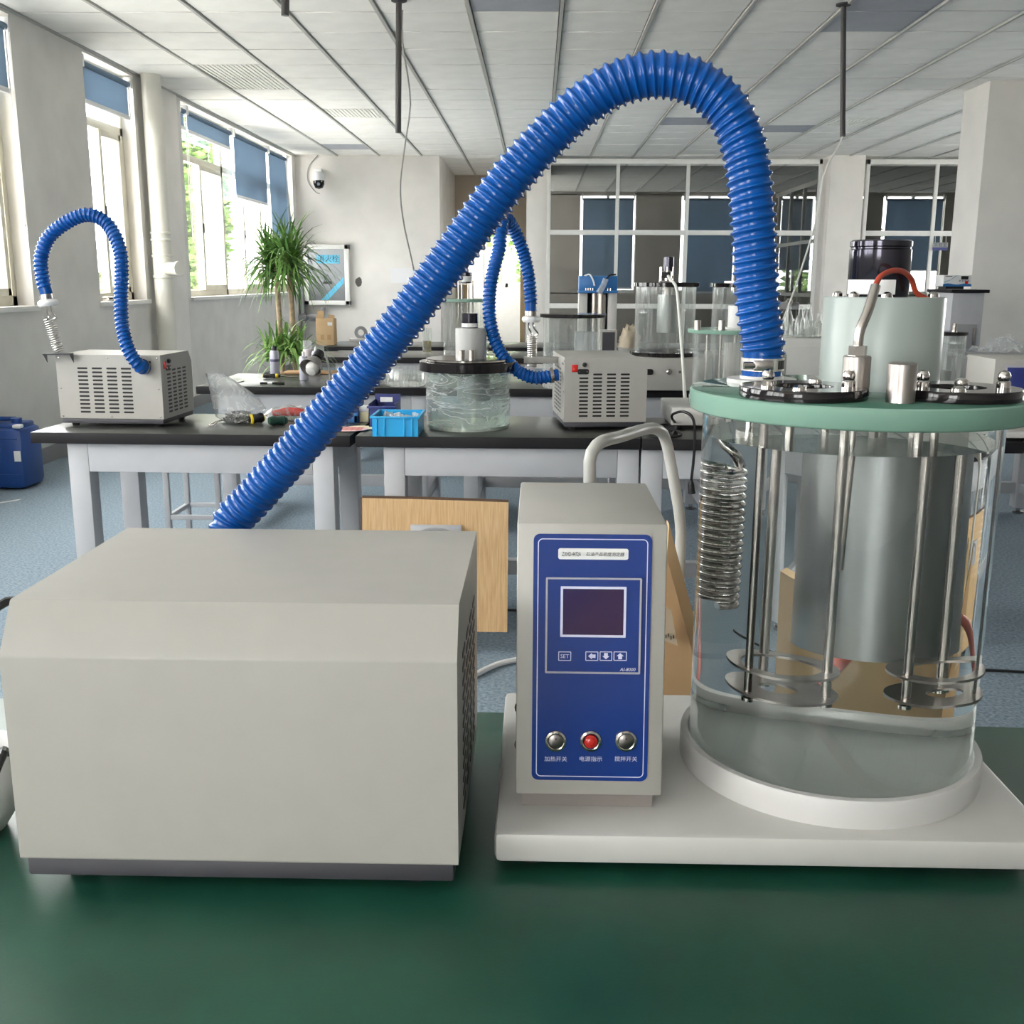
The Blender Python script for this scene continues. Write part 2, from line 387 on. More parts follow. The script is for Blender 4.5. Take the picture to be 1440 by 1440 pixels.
def fwin(n, y0, y1, bars_y, transom, sash=None):
    f = MB(); x = XL-.15; d = .035
    def bar(a, b, z0, z1, dd=d): f.span((x-dd, a, z0), (x+dd, b, z1), .003)
    bar(y0, y1, SILL, SILL+.07); bar(y0, y1, HEAD-.05, HEAD); bar(y0, y0+.06, SILL, HEAD); bar(y1-.06, y1, SILL, HEAD)
    if transom: bar(y0, y1, transom-.035, transom+.035)
    for b in bars_y: bar(b-.035, b+.035, SILL, HEAD)
    root = struct(f.build('window_%d' % n, WFRAME))
    ed = [y0+.06]+list(bars_y)+[y1-.06]
    for a, b in zip(ed[:-1], ed[1:]):
        lv = [(SILL+.07, (transom or HEAD)-.035)]+([(transom+.035, HEAD-.05)] if transom else [])
        for k, (z0, z1) in enumerate(lv):
            if k == 0 and b-a > .7:     # sliding sash standing in half of the bay
                m_ = (a+b)/2; s = MB()
                for p, q in ((m_-.05, m_), (b-.085, b-.035)): s.span((x+.01, p, z0), (x+.05, q, z1), .003)
                s.span((x+.01, m_, z0), (x+.05, b-.04, z0+.05), .003); s.span((x+.01, m_, z1-.05), (x+.05, b-.04, z1), .003)
                so = s.build('sash', WFRAME, root)
                MB().span((x+.026, m_, z0+.05), (x+.032, b-.08, z1-.05)).build('pane', mat_frost, so)
                MB().span((x+.05, m_-.03, (z0+z1)/2-.05), (x+.062, m_-.015, (z0+z1)/2+.05), .003).build('latch', BLACK, so)
                MB().span((x-.003, a+.03, z0), (x+.003, m_-.04, z1)).build('pane', GLASS, root)
            else: MB().span((x-.003, a+.03, z0), (x+.003, b-.03, z1)).build('pane', GLASS, root)
    MB().span((XL-.11, y0-.02, SILL-.03), (XL+.035, y1+.02, SILL+.004), .004).build('sill', WHITEP, root)
    portal((XL-WT-.02, (y0+y1)/2, (SILL+HEAD)/2), (0, -PI/2, 0), HEAD-SILL, y1-y0)
mat_frost = thin('hazy_pane', (.90, .92, .93), milk=.10)
fwin(1, *wins[0][:2], (-1.6, -.6), None); fwin(2, *wins[1][:2], (2.4,), None)
fwin(3, *wins[2][:2], (5.9,), 2.5); fwin(4, *wins[3][:2], (), 2.50)
fwin(5, *wins[4][:2], (12.43, 14.1), 2.48)

# wall behind the camera (two wide windows) and right wall
wb = MB(); bw = [(-2.3, -.9)]
wb.span((XL, YB-.24, 0), (XR, YB, .9)); wb.span((XL, YB-.24, 2.75), (XR, YB, ZC+.1))
xs = [XL]+[k for a in bw for k in a]+[XR]
for a, b in zip(xs[::2], xs[1::2]): wb.span((a, YB-.24, .9), (b, YB, 2.75))
struct(wb.build('wall_behind', PLASTER))
for n, (a, b) in enumerate(bw):
    f = MB(); y = YB-.12
    for p in (a, (a+b)/2-.03, b-.06): f.span((p, y-.03, .9), (p+.06, y+.03, 2.75), .003)
    f.span((a, y-.03, .9), (b, y+.03, .96), .003); f.span((a, y-.03, 2.69), (b, y+.03, 2.75), .003)
    r_ = struct(f.build('window_%d' % (6+n), WFRAME))
    MB().span((a+.03, y-.003, .93), (b-.03, y+.003, 2.72)).build('pane', GLASS, r_)
    portal(((a+b)/2, YB-.27, 1.82), (PI/2, 0, PI), b-a, 1.85)
wr = MB(); fill_wins = [(9.2, 13.4)]; rz0, rz1 = 1.2, 2.75  # unseen window opening, added to light the left wall
wr.span((XR, YB-.24, 0), (XR+.24, 22.2, rz0)); wr.span((XR, YB-.24, rz1), (XR+.24, 22.2, ZC+.1))
ys = [YB-.24]+[k for a in fill_wins for k in a]+[22.2]
for a, b in zip(ys[::2], ys[1::2]): wr.span((XR, a, rz0), (XR+.24, b, rz1))
struct(wr.build('wall_right', PLASTER))
for n, (a, b) in enumerate(fill_wins):
    f = MB(); x = XR+.12
    for p in (a, (a+b)/2-.03, b-.06): f.span((x-.03, p, rz0), (x+.03, p+.06, rz1), .003)
    f.span((x-.03, a, rz0), (x+.03, b, rz0+.06), .003); f.span((x-.03, a, rz1-.06), (x+.03, b, rz1), .003)
    r_ = struct(f.build('window_%d' % (16+n), WFRAME))
    MB().span((x-.003, a+.03, rz0+.03), (x+.003, b-.03, rz1-.03)).build('pane', GLASS, r_)
    portal((XR+.27, (a+b)/2, (rz0+rz1)/2), (0, PI/2, 0), rz1-rz0, b-a)
struct(MB().span((-30, -30, -.6), (40, 60, -.5)).build('ground', OUTG))

# far wall: solid block, recess with doorway, glazed partitions
def yx(u, v=225): return Ys(u, v, YR).x
xa, xb = -1.41, -.17
P0, P1 = yx(770), yx(1157); C0, C1 = yx(1166), yx(1214); G1 = yx(1378)
struct(MB().span((XL-.24, YR, 0), (xa, YR+2.9, ZC+.03), .003).build('wall_far_left', PLASTER))
struct(MB().span((xb, YR, 0), (P0, YR+2.9, ZC+.03), .003).build('wall_far_middle', PLASTER))
struct(MB().span((C0, YR-.12, 0), (C1, YR+.4, ZC+.03), .003).build('trim_2', PLASTER))
struct(MB().span((G1, YR, 0), (XR, YR+.2, ZC+.03)).build('wall_far_right', PLASTER))
struct(MB().span((XL, YR-.015, 0), (xa, YR, .11)).build('baseboard_far', MATS['grey_skirting']))
# recess end with doorway
ye = YR+2.9; dx0, dx1, dh = -1.20, -.30, 2.02
e = MB(); e.span((xa-.1, ye, 0), (dx0, ye+.12, ZC+.03)); e.span((dx1, ye, 0), (xb+.1, ye+.12, ZC+.03)); e.span((dx0, ye, dh), (dx1, ye+.12, ZC+.03))
struct(e.build('wall_recess', mat('beige_wall', (.52, .45, .36), .85)))
dcol = mat('door_casing', (.50, .38, .22), .5)
e = MB(); e.span((dx0-.06, ye-.02, 0), (dx0, ye+.14, dh+.06), .003); e.span((dx1, ye-.02, 0), (dx1+.06, ye+.14, dh+.06), .003); e.span((dx0, ye-.02, dh), (dx1, ye+.14, dh+.06), .003)
struct(e.build('door_1', dcol))
# little room behind the doorway, window on its end
yk = 22.0
e = MB(); e.span((xa-.4, yk, 0), (P0, yk+.15, 1.12)); e.span((xa-.4, yk, 2.7), (P0, yk+.15, ZC+.1)); e.span((xa-.4, yk, 1.12), (-1.1, yk+.15, 2.7)); e.span((-.12, yk, 1.12), (P0, yk+.15, 2.7))
e.span((xa-.5, ye+.1, 0), (xa-.4, yk+.15, .9)); e.span((xa-.5, ye+.1, 2.85), (xa-.4, yk+.15, ZC+.1)); portal((xa-.52, (ye+yk)/2+.1, 1.87), (0, -PI/2, 0), 1.95, yk-ye)  # unseen side left open, added to brighten the washroom
struct(e.build('wall_washroom', WHITEP))
f = MB()
for p in (-1.1, -.66, -.18): f.span((p, yk+.02, 1.12), (p+.06, yk+.09, 2.7), .003)
f.span((-1.1, yk+.02, 1.12), (-.12, yk+.09, 1.2), .003); f.span((-1.1, yk+.02, 2.63), (-.12, yk+.09, 2.7), .003)
r_ = struct(f.build('window_8', WHITEP)); MB().span((-1.05, yk+.05, 1.18), (-.17, yk+.056, 2.65)).build('pane', GLASS, r_)
portal((-.61, yk+.2, 1.9), (-PI/2, 0, 0), 1.0, 1.58)
def glazed(n, x0, x1, mull, hz, hl=.05):
    f = MB(); y0, y1 = YR-.03, YR+.03
    f.span((x0, y0, ZC-.10), (x1, y1, ZC-.03), .003); f.span((x0, y0, 0), (x1, y1, .10), .003)
    f.span((x0, y0, 0), (x0+hl, y1, ZC-.03), .003); f.span((x1-hl, y0, 0), (x1, y1, ZC-.03), .003)
    root = struct(f.build('window_%d' % n, WHITEP))
    for x in mull: MB().span((x-hl/2, y0, .1), (x+hl/2, y1, ZC-.1), .003).build('mullion', WHITEP, root)
    for z in hz: MB().span((x0+hl, y0+.005, z-.035), (x1-hl, y1-.005, z+.035), .003).build('crossbar', WHITEP, root)
    X_ = [x0+hl/2]+list(mull)+[x1-hl/2]; Z_ = [.1]+sorted(hz)+[ZC-.1]
    for a, b in zip(X_[:-1], X_[1:]):
        for c, d in zip(Z_[:-1], Z_[1:]): MB().span((a+.02, YR-.004, c+.02), (b-.02, YR+.004, d-.02)).build('pane', TINT, root)
hz1 = Ys(870, 327, YR).z; hz2 = Ys(800, 430, YR).z
glazed(9, P0, P1, [yx(867, 330), yx(964.5, 330), yx(1062, 330)], [hz1, hz2])
glazed(10, yx(1219), G1, [yx(1310, 330)], [hz1, hz2])
# side partition inside the glazed rooms
f = MB(); sxp = 4.72
f.span((sxp-.03, YR+.1, ZC-.1), (sxp+.03, 21.9, ZC-.03)); f.span((sxp-.03, YR+.1, 1.0), (sxp+.03, 21.9, 1.06)); f.span((sxp-.03, YR+.1, hz1-.03), (sxp+.03, 21.9, hz1+.03))
pw = struct(f.build('window_11', WHITEP))
for k in range(6): MB().span((sxp-.03, 16.6+k*1.0, 0), (sxp+.03, 16.66+k*1.0, ZC-.05)).build('mullion', WHITEP, pw)
MB().span((sxp-.004, YR+.2, .05), (sxp+.004, 21.9, ZC-.1)).build('pane', GLASS, pw)
# outer wall of the far rooms, windows with blue blinds
yo = 22.0
ow = []
for ul, ur in ((815, 894), (957, 1036), (1093, 1146), (1239, 1326)):
    ow.append((Ys(ul, 330, yo).x, Ys(ur, 330, yo).x))
e = MB(); e.span((P0, yo, 0), (XR, yo+.2, 1.02)); e.span((P0, yo, 2.93), (XR, yo+.2, ZC+.1))
xs = [P0]+[k for a in ow for k in a]+[XR]
for a, b in zip(xs[::2], xs[1::2]): e.span((a, yo, 1.0), (b, yo+.2, 2.95))
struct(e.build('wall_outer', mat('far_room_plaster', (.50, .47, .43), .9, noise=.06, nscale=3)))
for k, (a, b) in enumerate(ow):
    f = MB()
    for p, q in ((a, a+.012), (b-.012, b), ((a+b)/2-.03, (a+b)/2+.03)): f.span((p, yo+.08, 1.02), (q, yo+.14, 2.93))
    f.span((a, yo+.08, 1.02), (b, yo+.14, 1.08)); f.span((a, yo+.08, 2.918), (b, yo+.14, 2.93))
    r_ = struct(f.build('window_%d' % (12+k), WHITEP)); MB().span((a, yo+.11, 1.05), (b, yo+.114, 2.9)).build('pane', GLASS, r_)
    portal(((a+b)/2, yo+.22, 1.95), (-PI/2, 0, 0), b-a, 1.85)
FB = [('first', 1.12), ('second', 1.05), ('third', 1.5), ('fourth', 1.5)]
fl = ['dark blue blind in far room behind leftmost glazed panes', 'dark blue blind in far room behind the tall black-lided jar'.replace('lided', 'lidded'),
      'dark blue blind in far room just right of the big hose', 'dark blue blind in far room behind the black motor']
for k, (a, b) in enumerate(ow):
    zb = FB[k][1]
    t = thing('roller_blind', fl[k], 'blind', ((a+b)/2, yo-.04, 2.86), 0, 'roller blinds in the glazed far rooms')
    MB().span((a+.06, yo-.03, zb), (b-.06, yo-.025, 2.86)).build('fabric', BLIND, t)
    for x_ in (a+.05, b-.05): MB().span((x_-.012, yo-.05, 2.83), (x_+.012, yo+.004, 2.96), .002).build('bracket', WHITEPL, t)
    MB().cyl((a+.06, yo-.03, 2.85), (b-.06, yo-.03, 2.85), .022, n=12).build('roller', BLIND, t)
    MB().span((a+.045, yo-.05, zb-.02), (b-.045, yo-.035, zb+.01)).build('bottom_bar', WHITEPL, t)
# free pillar at right
pa = Zs(1425, 120, ZC); pb = Zs(1391, 131, ZC)
px0 = Ys(1391, 131, 9.9).x
struct(MB().span((px0, 9.9, 0), (px0+.62, 10.48, ZC+.03), .006).build('trim_3', PLASTER))

# ================================================================ outdoors: trees beyond the windows
def tree(x, y, h, cr, label, n, name='tree', zs=1.25):
    t = thing(name, label, 'tree', (x, y, -.5), 0, None)
    MB().tube([(x, y, -.5), (x+.1, y+.05, h*.4), (x, y, h*.75)], .12, n=8, radii=[.14, .11, .05]).build('trunk', BARK, t)
    m = MB()
    for k in range(n):
        a = random.uniform(0, 2*PI); b = math.acos(random.uniform(-1, 1)); r = cr*(random.random()**.35)
        c = Vector((x+r*math.sin(b)*math.cos(a)*.8, y+r*math.sin(b)*math.sin(a), h*.62+r*math.cos(b)*zs))
        d = Vector((random.gauss(0, 1), random.gauss(0, 1), random.gauss(0, 1))).normalized(); p, q = frame_of(d); s_ = random.uniform(.04, .085)
        m.face(c-p*s_*1.6, c-q*s_*.7, c+p*s_*1.6, c+q*s_*.7)
    m.build('foliage', TREEL, t, kind='stuff', smooth=0, recalc=False)
tree(-6.6, 21.0, 3.9, .80, 'leafy green tree outside the long window, seen through its open sash', 5200, zs=2.3)
tree(-6.0, 14.7, 1.4, .40, 'small green bush tree outside the narrow window by the pipe', 1000)
tree(-7.5, 15.2, 1.5, .7, 'pale green tree outside the nearest left window, low behind glass', 900)
tree(-1.0, 25.5, 3.0, 1.6, 'green tree outside the washroom window beyond the doorway', 2600)
tree(7.0, 25.5, 1.6, 1.6, 'green bush outside the far room windows on the right', 4000)

# ================================================================ blinds of the left wall
def lblind(y0, y1, zb, label, skew=0.0, z1=2.885):
    x = XL-.03; t = thing('roller_blind', label, 'blind', (x, (y0+y1)/2, z1), 0, 'roller blinds on the left windows')
    m = MB(); N = 12
    P = [(y0, z1), (y1, z1), (y1+skew, zb), (y0+skew*.2, zb)]
    def sh(p, q): return (x-.001, p, q)
    m.prism(P, sh, (.003, 0, 0)); m.build('fabric', BLIND, t)
    MB().cyl((x, y0-.02, z1), (x, y1+.02, z1), .024, n=14).build('roller', BLIND, t)
    MB().span((x-.01, P[3][0], zb-.025), (x+.012, P[2][0], zb+.01), .003).build('bottom_bar', WHITEPL, t)
    for yy in (y0-.035, y1+.035): MB().span((x-.03, yy-.012, z1-.03), (x+.03, yy+.012, z1+.06), .003).build('bracket', WHITEPL, t)
    MB().tube([(x+.02, y1+.03, z1), (x+.022, y1+.035, z1-.7), (x+.02, y1+.03, z1-1.25), (x+.02, y1+.01, z1-1.27), (x+.015, y1+.0, z1-.7), (x+.015, y1, z1)], .0035, n=5).build('pull_chain', WHITEPL, t)
lblind(5.0, 7.33, 2.49, 'slate blue roller blind half lowered over the leftmost window')
lblind(8.56, 9.46, 2.62, 'slate blue roller blind in the narrow window beside the white pipe')
lblind(9.9+.9, 10.93, 2.73, 'slim sliver of slate blue blind just right of the pipe column')
lblind(11.03, 12.52, 2.72, 'short slate blue blind above the open green-lit sash')
lblind(12.68, 14.15, 2.22, 'slate blue blind lowered halfway, next to the slanting one')
lblind(14.28, 15.2, 1.75, 'slate blue blind hanging low and slanting in the room corner', skew=.36)

# pipe on the column and its fittings
t = thing('drain_pipe', 'white vertical drain pipe running down the column between windows', 'pipe', (-3.37, 9.64, 0))
px_, py_, pr = -3.352, 9.64, .084
MB().cyl((px_, py_, 0), (px_, py_, ZC+.03), pr, n=28).build('pipe', PVC, t)
for z in (1.66, 1.60, 1.46, 1.28): MB().lathe([(pr, 0), (pr+.008, .004), (pr+.008, .022), (pr, .026)], (px_, py_, z), 28).build('collar', PVC, t)
c = MB().cyl((px_+.05, py_-.03, 1.365), (px_+.17, py_-.10, 1.365), .055, n=24).build('access_cap', PVC, t)
MB().cyl((px_+.165, py_-.097, 1.365), (px_+.19, py_-.112, 1.365), .064, n=24).build('cap_ring', PVC, c)
# small dark clutter on the sill
tag(MB().box((XL-.03, 8.78, SILL+.025), (.06, .22, .035), .012).build('tape_roll', CHROME, None), 'small silvery roll lying on the narrow window sill', 'roll')

# plant
def leafclump(m, c, n, L0, L1, up, w_, droop, rs):
    for k in range(n):
        a = rs.uniform(0, 2*PI); el = math.radians(rs.uniform(*up)); L_ = rs.uniform(L0, L1)
        d = Vector((math.cos(a)*math.cos(el), math.sin(a)*math.cos(el), math.sin(el))); sd = Vector((-math.sin(a), math.cos(a), 0))
        p = Vector(c)+Vector((rs.gauss(0, .02), rs.gauss(0, .02), rs.gauss(0, .025))); prev = None; N = 6
        for i in range(N+1):
            t_ = i/N; ww = w_*(math.sin(PI*min(1, t_*.85+.12))**.7)*(1-.75*t_)
            A, B = m.b.verts.new(p-sd*ww), m.b.verts.new(p+sd*ww)
            if prev: m._tag([m.b.faces.new((prev[0], prev[1], B, A))])
            prev = (A, B); p = p+d*(L_/N); d = (d+Vector((0, 0, -droop/N*(.6+t_)))).normalized()
PY = 6.85
pc = Ys(395, 372, PY); pl_ = Ys(400, 486, PY); base = Vector((pc.x+.02, PY, 0))
t = thing('potted_yucca', 'tall two-stemmed green yucca plant in a cream pot between the benches', 'plant', base)
rs = random.Random(3)
for k, (du, dz, lean) in enumerate(((388, .0, 0), (407, .03, 0))):
    top = Ys(du, 378+k*6, PY+.05*k)
    MB().tube([(top.x+.035-.01*k, PY+.05*k, .40), (top.x+.015, PY+.05*k, .75), (top.x, PY+.05*k, top.z+.05)], .017, n=10, radii=[.022, .018, .016]).build('stem', BARK, t)
m = MB()
for (u, v, n_) in ((383, 375, 210), (407, 372, 200)):
    c = Ys(u, v, PY+random.uniform(-.05, .05)); leafclump(m, (c.x, c.y, c.z), n_, .24, .42, (-25, 80), .012, 1.9, rs)
m.build('crown_leaves', LEAF, t, kind='stuff', smooth=0, recalc=False)
m = MB()
for (u, v, n_) in ((385, 500, 60), (402, 490, 60), (420, 498, 60)):
    c = Ys(u, v, PY-.05); leafclump(m, (c.x, c.y, c.z-.02), n_, .18, .36, (8, 85), .012, 2.4, rs)
m.build('lower_leaves', LEAF2, t, kind='stuff', smooth=0, recalc=False)
bx = Ys(415, 520, PY).x
p = MB(); p.lathe([(0, 0), (.15, 0), (.165, .02), (.205, .80*.58), (.215, .80*.58), (.215, .5), (.195, .5), (.19, .44), (0, .44)], (bx-.04, PY, 0), 28).build('pot', mat('cream_pot', (.62, .57, .48), .4), t)
MB().lathe([(0, 0), (.19, 0), (.19, .012), (0, .016)], (bx-.04, PY, .43), 20).build('soil', mat('soil', (.05, .035, .025), .95), t)

# camera, cable and hydrant cabinet on the far wall
def Yr(u, v, d=0.0): q = Ys(u, v, YR-d); return q
c = Yr(449, 252)
t = thing('security_camera', 'small white dome camera with black lens on far wall by the blind', 'camera', (c.x, YR, c.z))
MB().box((c.x, YR-.04, c.z+.09), (.10, .08, .10), .015).build('mount', WHITEPL, t)
MB().lathe([(0, .10), (.05, .10), (.075, .07), (.085, 0), (.08, -.02), (0, -.02)], (c.x+.02, YR-.14, c.z-.01), 20).build('housing', WHITEPL, t)
d_ = MB().lathe([(.078, 0), (.078, -.05), (.055, -.10), (0, -.12)], (c.x+.02, YR-.14, c.z-.03), 20).build('lens_dome', BLACKG, t)
MB().lathe([(0, 0), (.022, 0), (.022, .02), (0, .02)], (c.x+.035, YR-.225, c.z-.085), 14, axis=(0, -1, 0)).build('lens', CHROME, d_)
MB().tube(spline([Yr(447, 218, .02), Yr(434, 235, .02), Yr(433, 255, .02), Yr(444, 270, .02), Yr(450, 272, .1)], .05), .007, n=6).build('cable', mat('grey_cable', (.35, .35, .35), .6), t)
a, b = Yr(428, 344), Yr(494, 429)
cx_, cz_ = (a.x+b.x)/2, (a.z+b.z)/2; W_, H_ = b.x-a.x, a.z-b.z
t = thing('hydrant_cabinet', 'white framed mirror-fronted fire hydrant cabinet with blue stickers on far wall', 'cabinet', (cx_, YR, b.z))
fr = MB(); fw_ = .065; yf = YR-.12
fr.span((a.x, yf, b.z), (a.x+fw_, YR, a.z), .006); fr.span((b.x-fw_, yf, b.z), (b.x, YR, a.z), .006)
fr.span((a.x, yf, b.z), (b.x, YR, b.z+fw_), .006); fr.span((a.x, yf, a.z-fw_), (b.x, YR, a.z), .006)
fr.build('frame', WHITEP, t)
dr = MB().span((a.x+fw_, yf+.03, b.z+fw_), (b.x-fw_, yf+.04, a.z-fw_)).build('mirror_door', MIRROR, t)
zt = a.z-.21
MB().span((cx_-.14, yf+.026, zt-.055), (cx_+.19, yf+.03, zt+.065)).build('name_sticker', CYANS, dr)
writing('消火栓', .105, INK, dr, Matrix.Translation((cx_+.03, yf+.0255, zt+.004)) @ FRONT)
tr = MB()
for p, q in (((-.065, -.06), (0, .07)), ((0, .07), (.065, -.06)), ((.065, -.06), (-.065, -.06))):
    A = Vector((cx_+.01+p[0], yf+.028, cz_-.06+p[1])); B = Vector((cx_+.01+q[0], yf+.028, cz_-.06+q[1])); tr.tube([A, B], .004, n=4)
tr.span((cx_-.05, yf+.026, cz_-.122), (cx_+.07, yf+.029, cz_-.09)); tr.build('warning_triangle', INK, dr)
st = MB(); st.prism([(b.x-fw_-.02, b.z+.40), (b.x-fw_-.02, b.z+.31), (b.x-.32, b.z+fw_+.01), (b.x-.42, b.z+fw_+.01)], lambda x, z: (x, yf+.026, z), (0, .003, 0)); st.build('corner_stripe', CYANS, dr)
# iron water pipe below it
t = thing('iron_pipe', 'grey iron water pipe with elbow joint in the corner below hydrant cabinet', 'pipe', (Yr(421, 470).x, YR-.1, 0))
q0, q1, q2 = Yr(421, 440, .10), Yr(421, 446, .10), Yr(450, 446, .10)
q0.x = q1.x = XL+.05
MB().tube([(q0.x, q0.y, 1.62), (q0.x, q0.y, .02)], .035, n=12).build('riser', GREYPIPE, t)
MB().tube([(q1.x, q1.y, q1.z), (q2.x, q1.y, q1.z), (q2.x+.03, q1.y, q1.z+.02), (q2.x+.05, q1.y, b.z-.03)], .035, n=12).build('branch', GREYPIPE, t)
for c_ in ((q1.x, q1.y, q1.z), (q1.x+.16, q1.y, q1.z)): MB().lathe([(.04, -.06), (.06, -.06), (.06, .06), (.04, .06)], c_, 14, axis=(1, 0, 0)).build('coupling', GREYPIPE, t)
hp = MB(); rs = random.Random(5); cc = Yr(504.5, 397)
hp.prism([(cc.x+.05*math.cos(k*PI/5)*rs.uniform(.7, 1.1), cc.z+.075*math.sin(k*PI/5)*rs.uniform(.75, 1.1)) for k in range(10)], lambda x, z: (x, YR-.004, z), (0, .006, 0))
tag(hp.build('wall_patch', mat('patch_grey', (.12, .11, .10), .9)), 'small dark irregular patch on far wall right of hydrant cabinet', 'patch')
a_, b_ = Yr(549, 377), Yr(580, 398)
tag(MB().span((a_.x, YR-.003, b_.z), (b_.x, YR, a_.z)).build('wall_notice', PAPER), 'pale paper notice stuck on far wall, half hidden behind the hose', 'paper')

# conduits and wires hanging from the ceiling
DARKPIPE = mat('dark_conduit', (.055, .05, .05), .5)
def drop(u, v0, v1, r, label):
    y = 7.15 if v0 > -20 else 6.6
    top = Zs(u, max(v0, -40), ZC); bot = Ys(u-1, v1, top.y)
    t = thing('ceiling_conduit', label, 'pipe', (top.x, top.y, ZC))
    MB().tube([(top.x, top.y, ZC+.02), (bot.x, top.y, bot.z)], r, n=12).build('tube', DARKPIPE, t)
    MB().lathe([(r, .0), (r*2.6, 0), (r*2.6, -.012), (r, -.02)], (top.x, top.y, ZC+.012), 16).build('ceiling_flange', DARKPIPE, t)
    return top, bot
drop(402, -16, 22, .024, 'short dark conduit end at top edge left of the centre')
t1, b1 = drop(561, 2, 187, .019, 'long dark vertical conduit hanging left of the hose crest')
t2_, b2 = drop(1186, 8, 192, .018, 'dark conduit hanging right of the hose with white wire at its end')
WIRE = mat('white_wire', (.68, .67, .63), .5)
GW = mat('thin_grey_wire', (.33, .32, .30), .6)
wp = [Ys(u, v, y) for u, v, y in ((566, 14, 7.25), (566, 60, 7.3), (577, 140, 7.5), (570, 200, 7.7), (563, 260, 7.9), (567, 310, 8.1), (580, 370, 8.3), (592, 430, 8.5), (597, 466, 8.55))]
tag(MB().tube(spline(wp, .1), .006, n=6).build('hanging_wire', GW), 'thin grey wire drooping from ceiling down behind the big hose', 'wire')
wp = [b2, b2+Vector((0, 0, -.03))]+[Ys(u, v, y) for u, v, y in ((1160, 240, 7.2), (1150, 300, 7.3), (1136, 350, 7.4), (1118, 405, 7.5), (1103, 445, 7.6), (1096, 465, 7.6))]
tag(MB().tube(spline(wp, .1), .006, n=6).build('hanging_wire', WIRE), 'white wire slanting down from right conduit to the glassware', 'wire')

# ================================================================ benches
def bench(label, x0, x1, y0, y1, rz, top_m, edge_m, legs=True, h=.75, th=.04, legx=(.10, .10)):
    """x0..x1 along the front edge, origin at the front-left corner on the floor"""
    t = thing('lab_bench', label, 'bench', (x0, y0, 0), rz, None)
    L_, D_ = x1-x0, y1-y0; lw = .075
    def B(n, m, a, b, bev=.003, par=None): return MB().span(a, b, bev).build(n, m, par or t, world=False)
    m = MB(); m.span((0, 0, h-th), (L_, D_, h), .004); o = m.build('worktop', [top_m, edge_m], t, world=False)
    for f in o.data.polygons:
        if f.normal.z < .5: f.material_index = 1
    za = h-th
    xl, xr = legx[0], L_-legx[1]-lw
    B('front_rail', STEELP, (xl+lw, .03, za-.105), (xr, .07, za)); B('back_rail', STEELP, (xl+lw, D_-.07, za-.105), (xr, D_-.03, za))
    for x in (xl, xr):
        B('end_rail', STEELP, (x+.01, .10, za-.10), (x+lw-.01, D_-.10, za)); B('low_rail', STEELP, (x+.015, .10, .12), (x+lw-.015, D_-.10, .18))
        for y in (.03, D_-.03-lw):
            lg = B('leg', STEELP, (x, y, .035), (x+lw, y+lw, za), .004)
            MB().lathe([(0, 0), (.026, 0), (.03, .006), (.03, .012), (.012, .016), (.012, .04), (0, .04)], (x+lw/2, y+lw/2, 0), 14).build('levelling_foot', CHROME, lg, world=False)
    B('stretcher', STEELP, (xl+lw, D_-.10, .12), (xr, D_-.05, .18))
    return t
A_, B_ = Zs(54, 604, .75), Zs(497, 613, .75)
rz2 = -.028; A_.y = B_.y+(B_.x-A_.x)*.028
LX = (B_-A_).length-.012
bench('black topped bench under the left chiller unit', A_.x, A_.x+LX, A_.y, A_.y+.56, rz2, BLACKTOP, BLACKEDGE, legx=(.115, .068))
xm = Zs(901, 616, .75).x
bench('black topped bench carrying the blue bin and film-wrapped jar', B_.x+.006, xm, B_.y, B_.y+.58, -.008, BLACKTOP, BLACKEDGE, legx=(.093, .002))
bench('black topped bench behind the big glass bath, its right leg showing', xm+.004, xm+1.42, 3.622, 4.20, -.008, BLACKTOP, BLACKEDGE, legx=(.002, .195))
# third row
q0, q1 = Zs(275, 543, .75), Zs(545, 549, .75)
bench('black topped bench with the desk lamp and spray cans', q0.x, q1.x+.25, q0.y, q0.y+.74, -.012, BLACKTOP, BLACKEDGE, legx=(.10, .08))
bench('black topped bench behind the film-wrapped jar', q1.x+.26, q1.x+1.75, q0.y-.02, q0.y+.72, -.01, BLACKTOP, BLACKEDGE)
bench('black topped bench in third row carrying the tall black-lidded jars', q1.x+1.76, q1.x+3.6, q0.y-.04, q0.y+.70, -.01, BLACKTOP, BLACKEDGE)
# fourth and fifth rows
q0 = Zs(450, 502, .75)
bench('farther black bench just left of the leaning hose, fourth row', q0.x, q0.x+1.6, q0.y, q0.y+.72, 0, BLACKTOP, BLACKEDGE)
bench('farther black bench behind the grey motor shroud, fourth row', q0.x+1.61, q0.x+3.05, q0.y, q0.y+.72, 0, BLACKTOP, BLACKEDGE)
q0 = Zs(452, 487, .75)
bench('farthest black bench below the hydrant cabinet, fifth row', q0.x+.02, q0.x+1.7, q0.y, q0.y+.72, 0, BLACKTOP, BLACKEDGE)
bench('farthest black bench in front of the doorway, fifth row', q0.x+1.71, q0.x+3.5, q0.y, q0.y+.72, 0, BLACKTOP, BLACKEDGE)
# near green bench
q0, q1 = Zs(700, 961, .75), Zs(1439, 981, .75)
rzg = math.atan2(q1.y-q0.y, q1.x-q0.x)
gb = bench('green topped bench in the foreground carrying both instruments', -1.3, 1.5, .36, 1.42, rzg, GREENTOP, GREENTOP, legx=(.1, .1))
gb.matrix_basis = Matrix.Translation((-1.3, q0.y-(1.06)-math.tan(rzg)*(q0.x+1.3)*-1-.0, 0)) @ Matrix.Rotation(rzg, 4, 'Z')

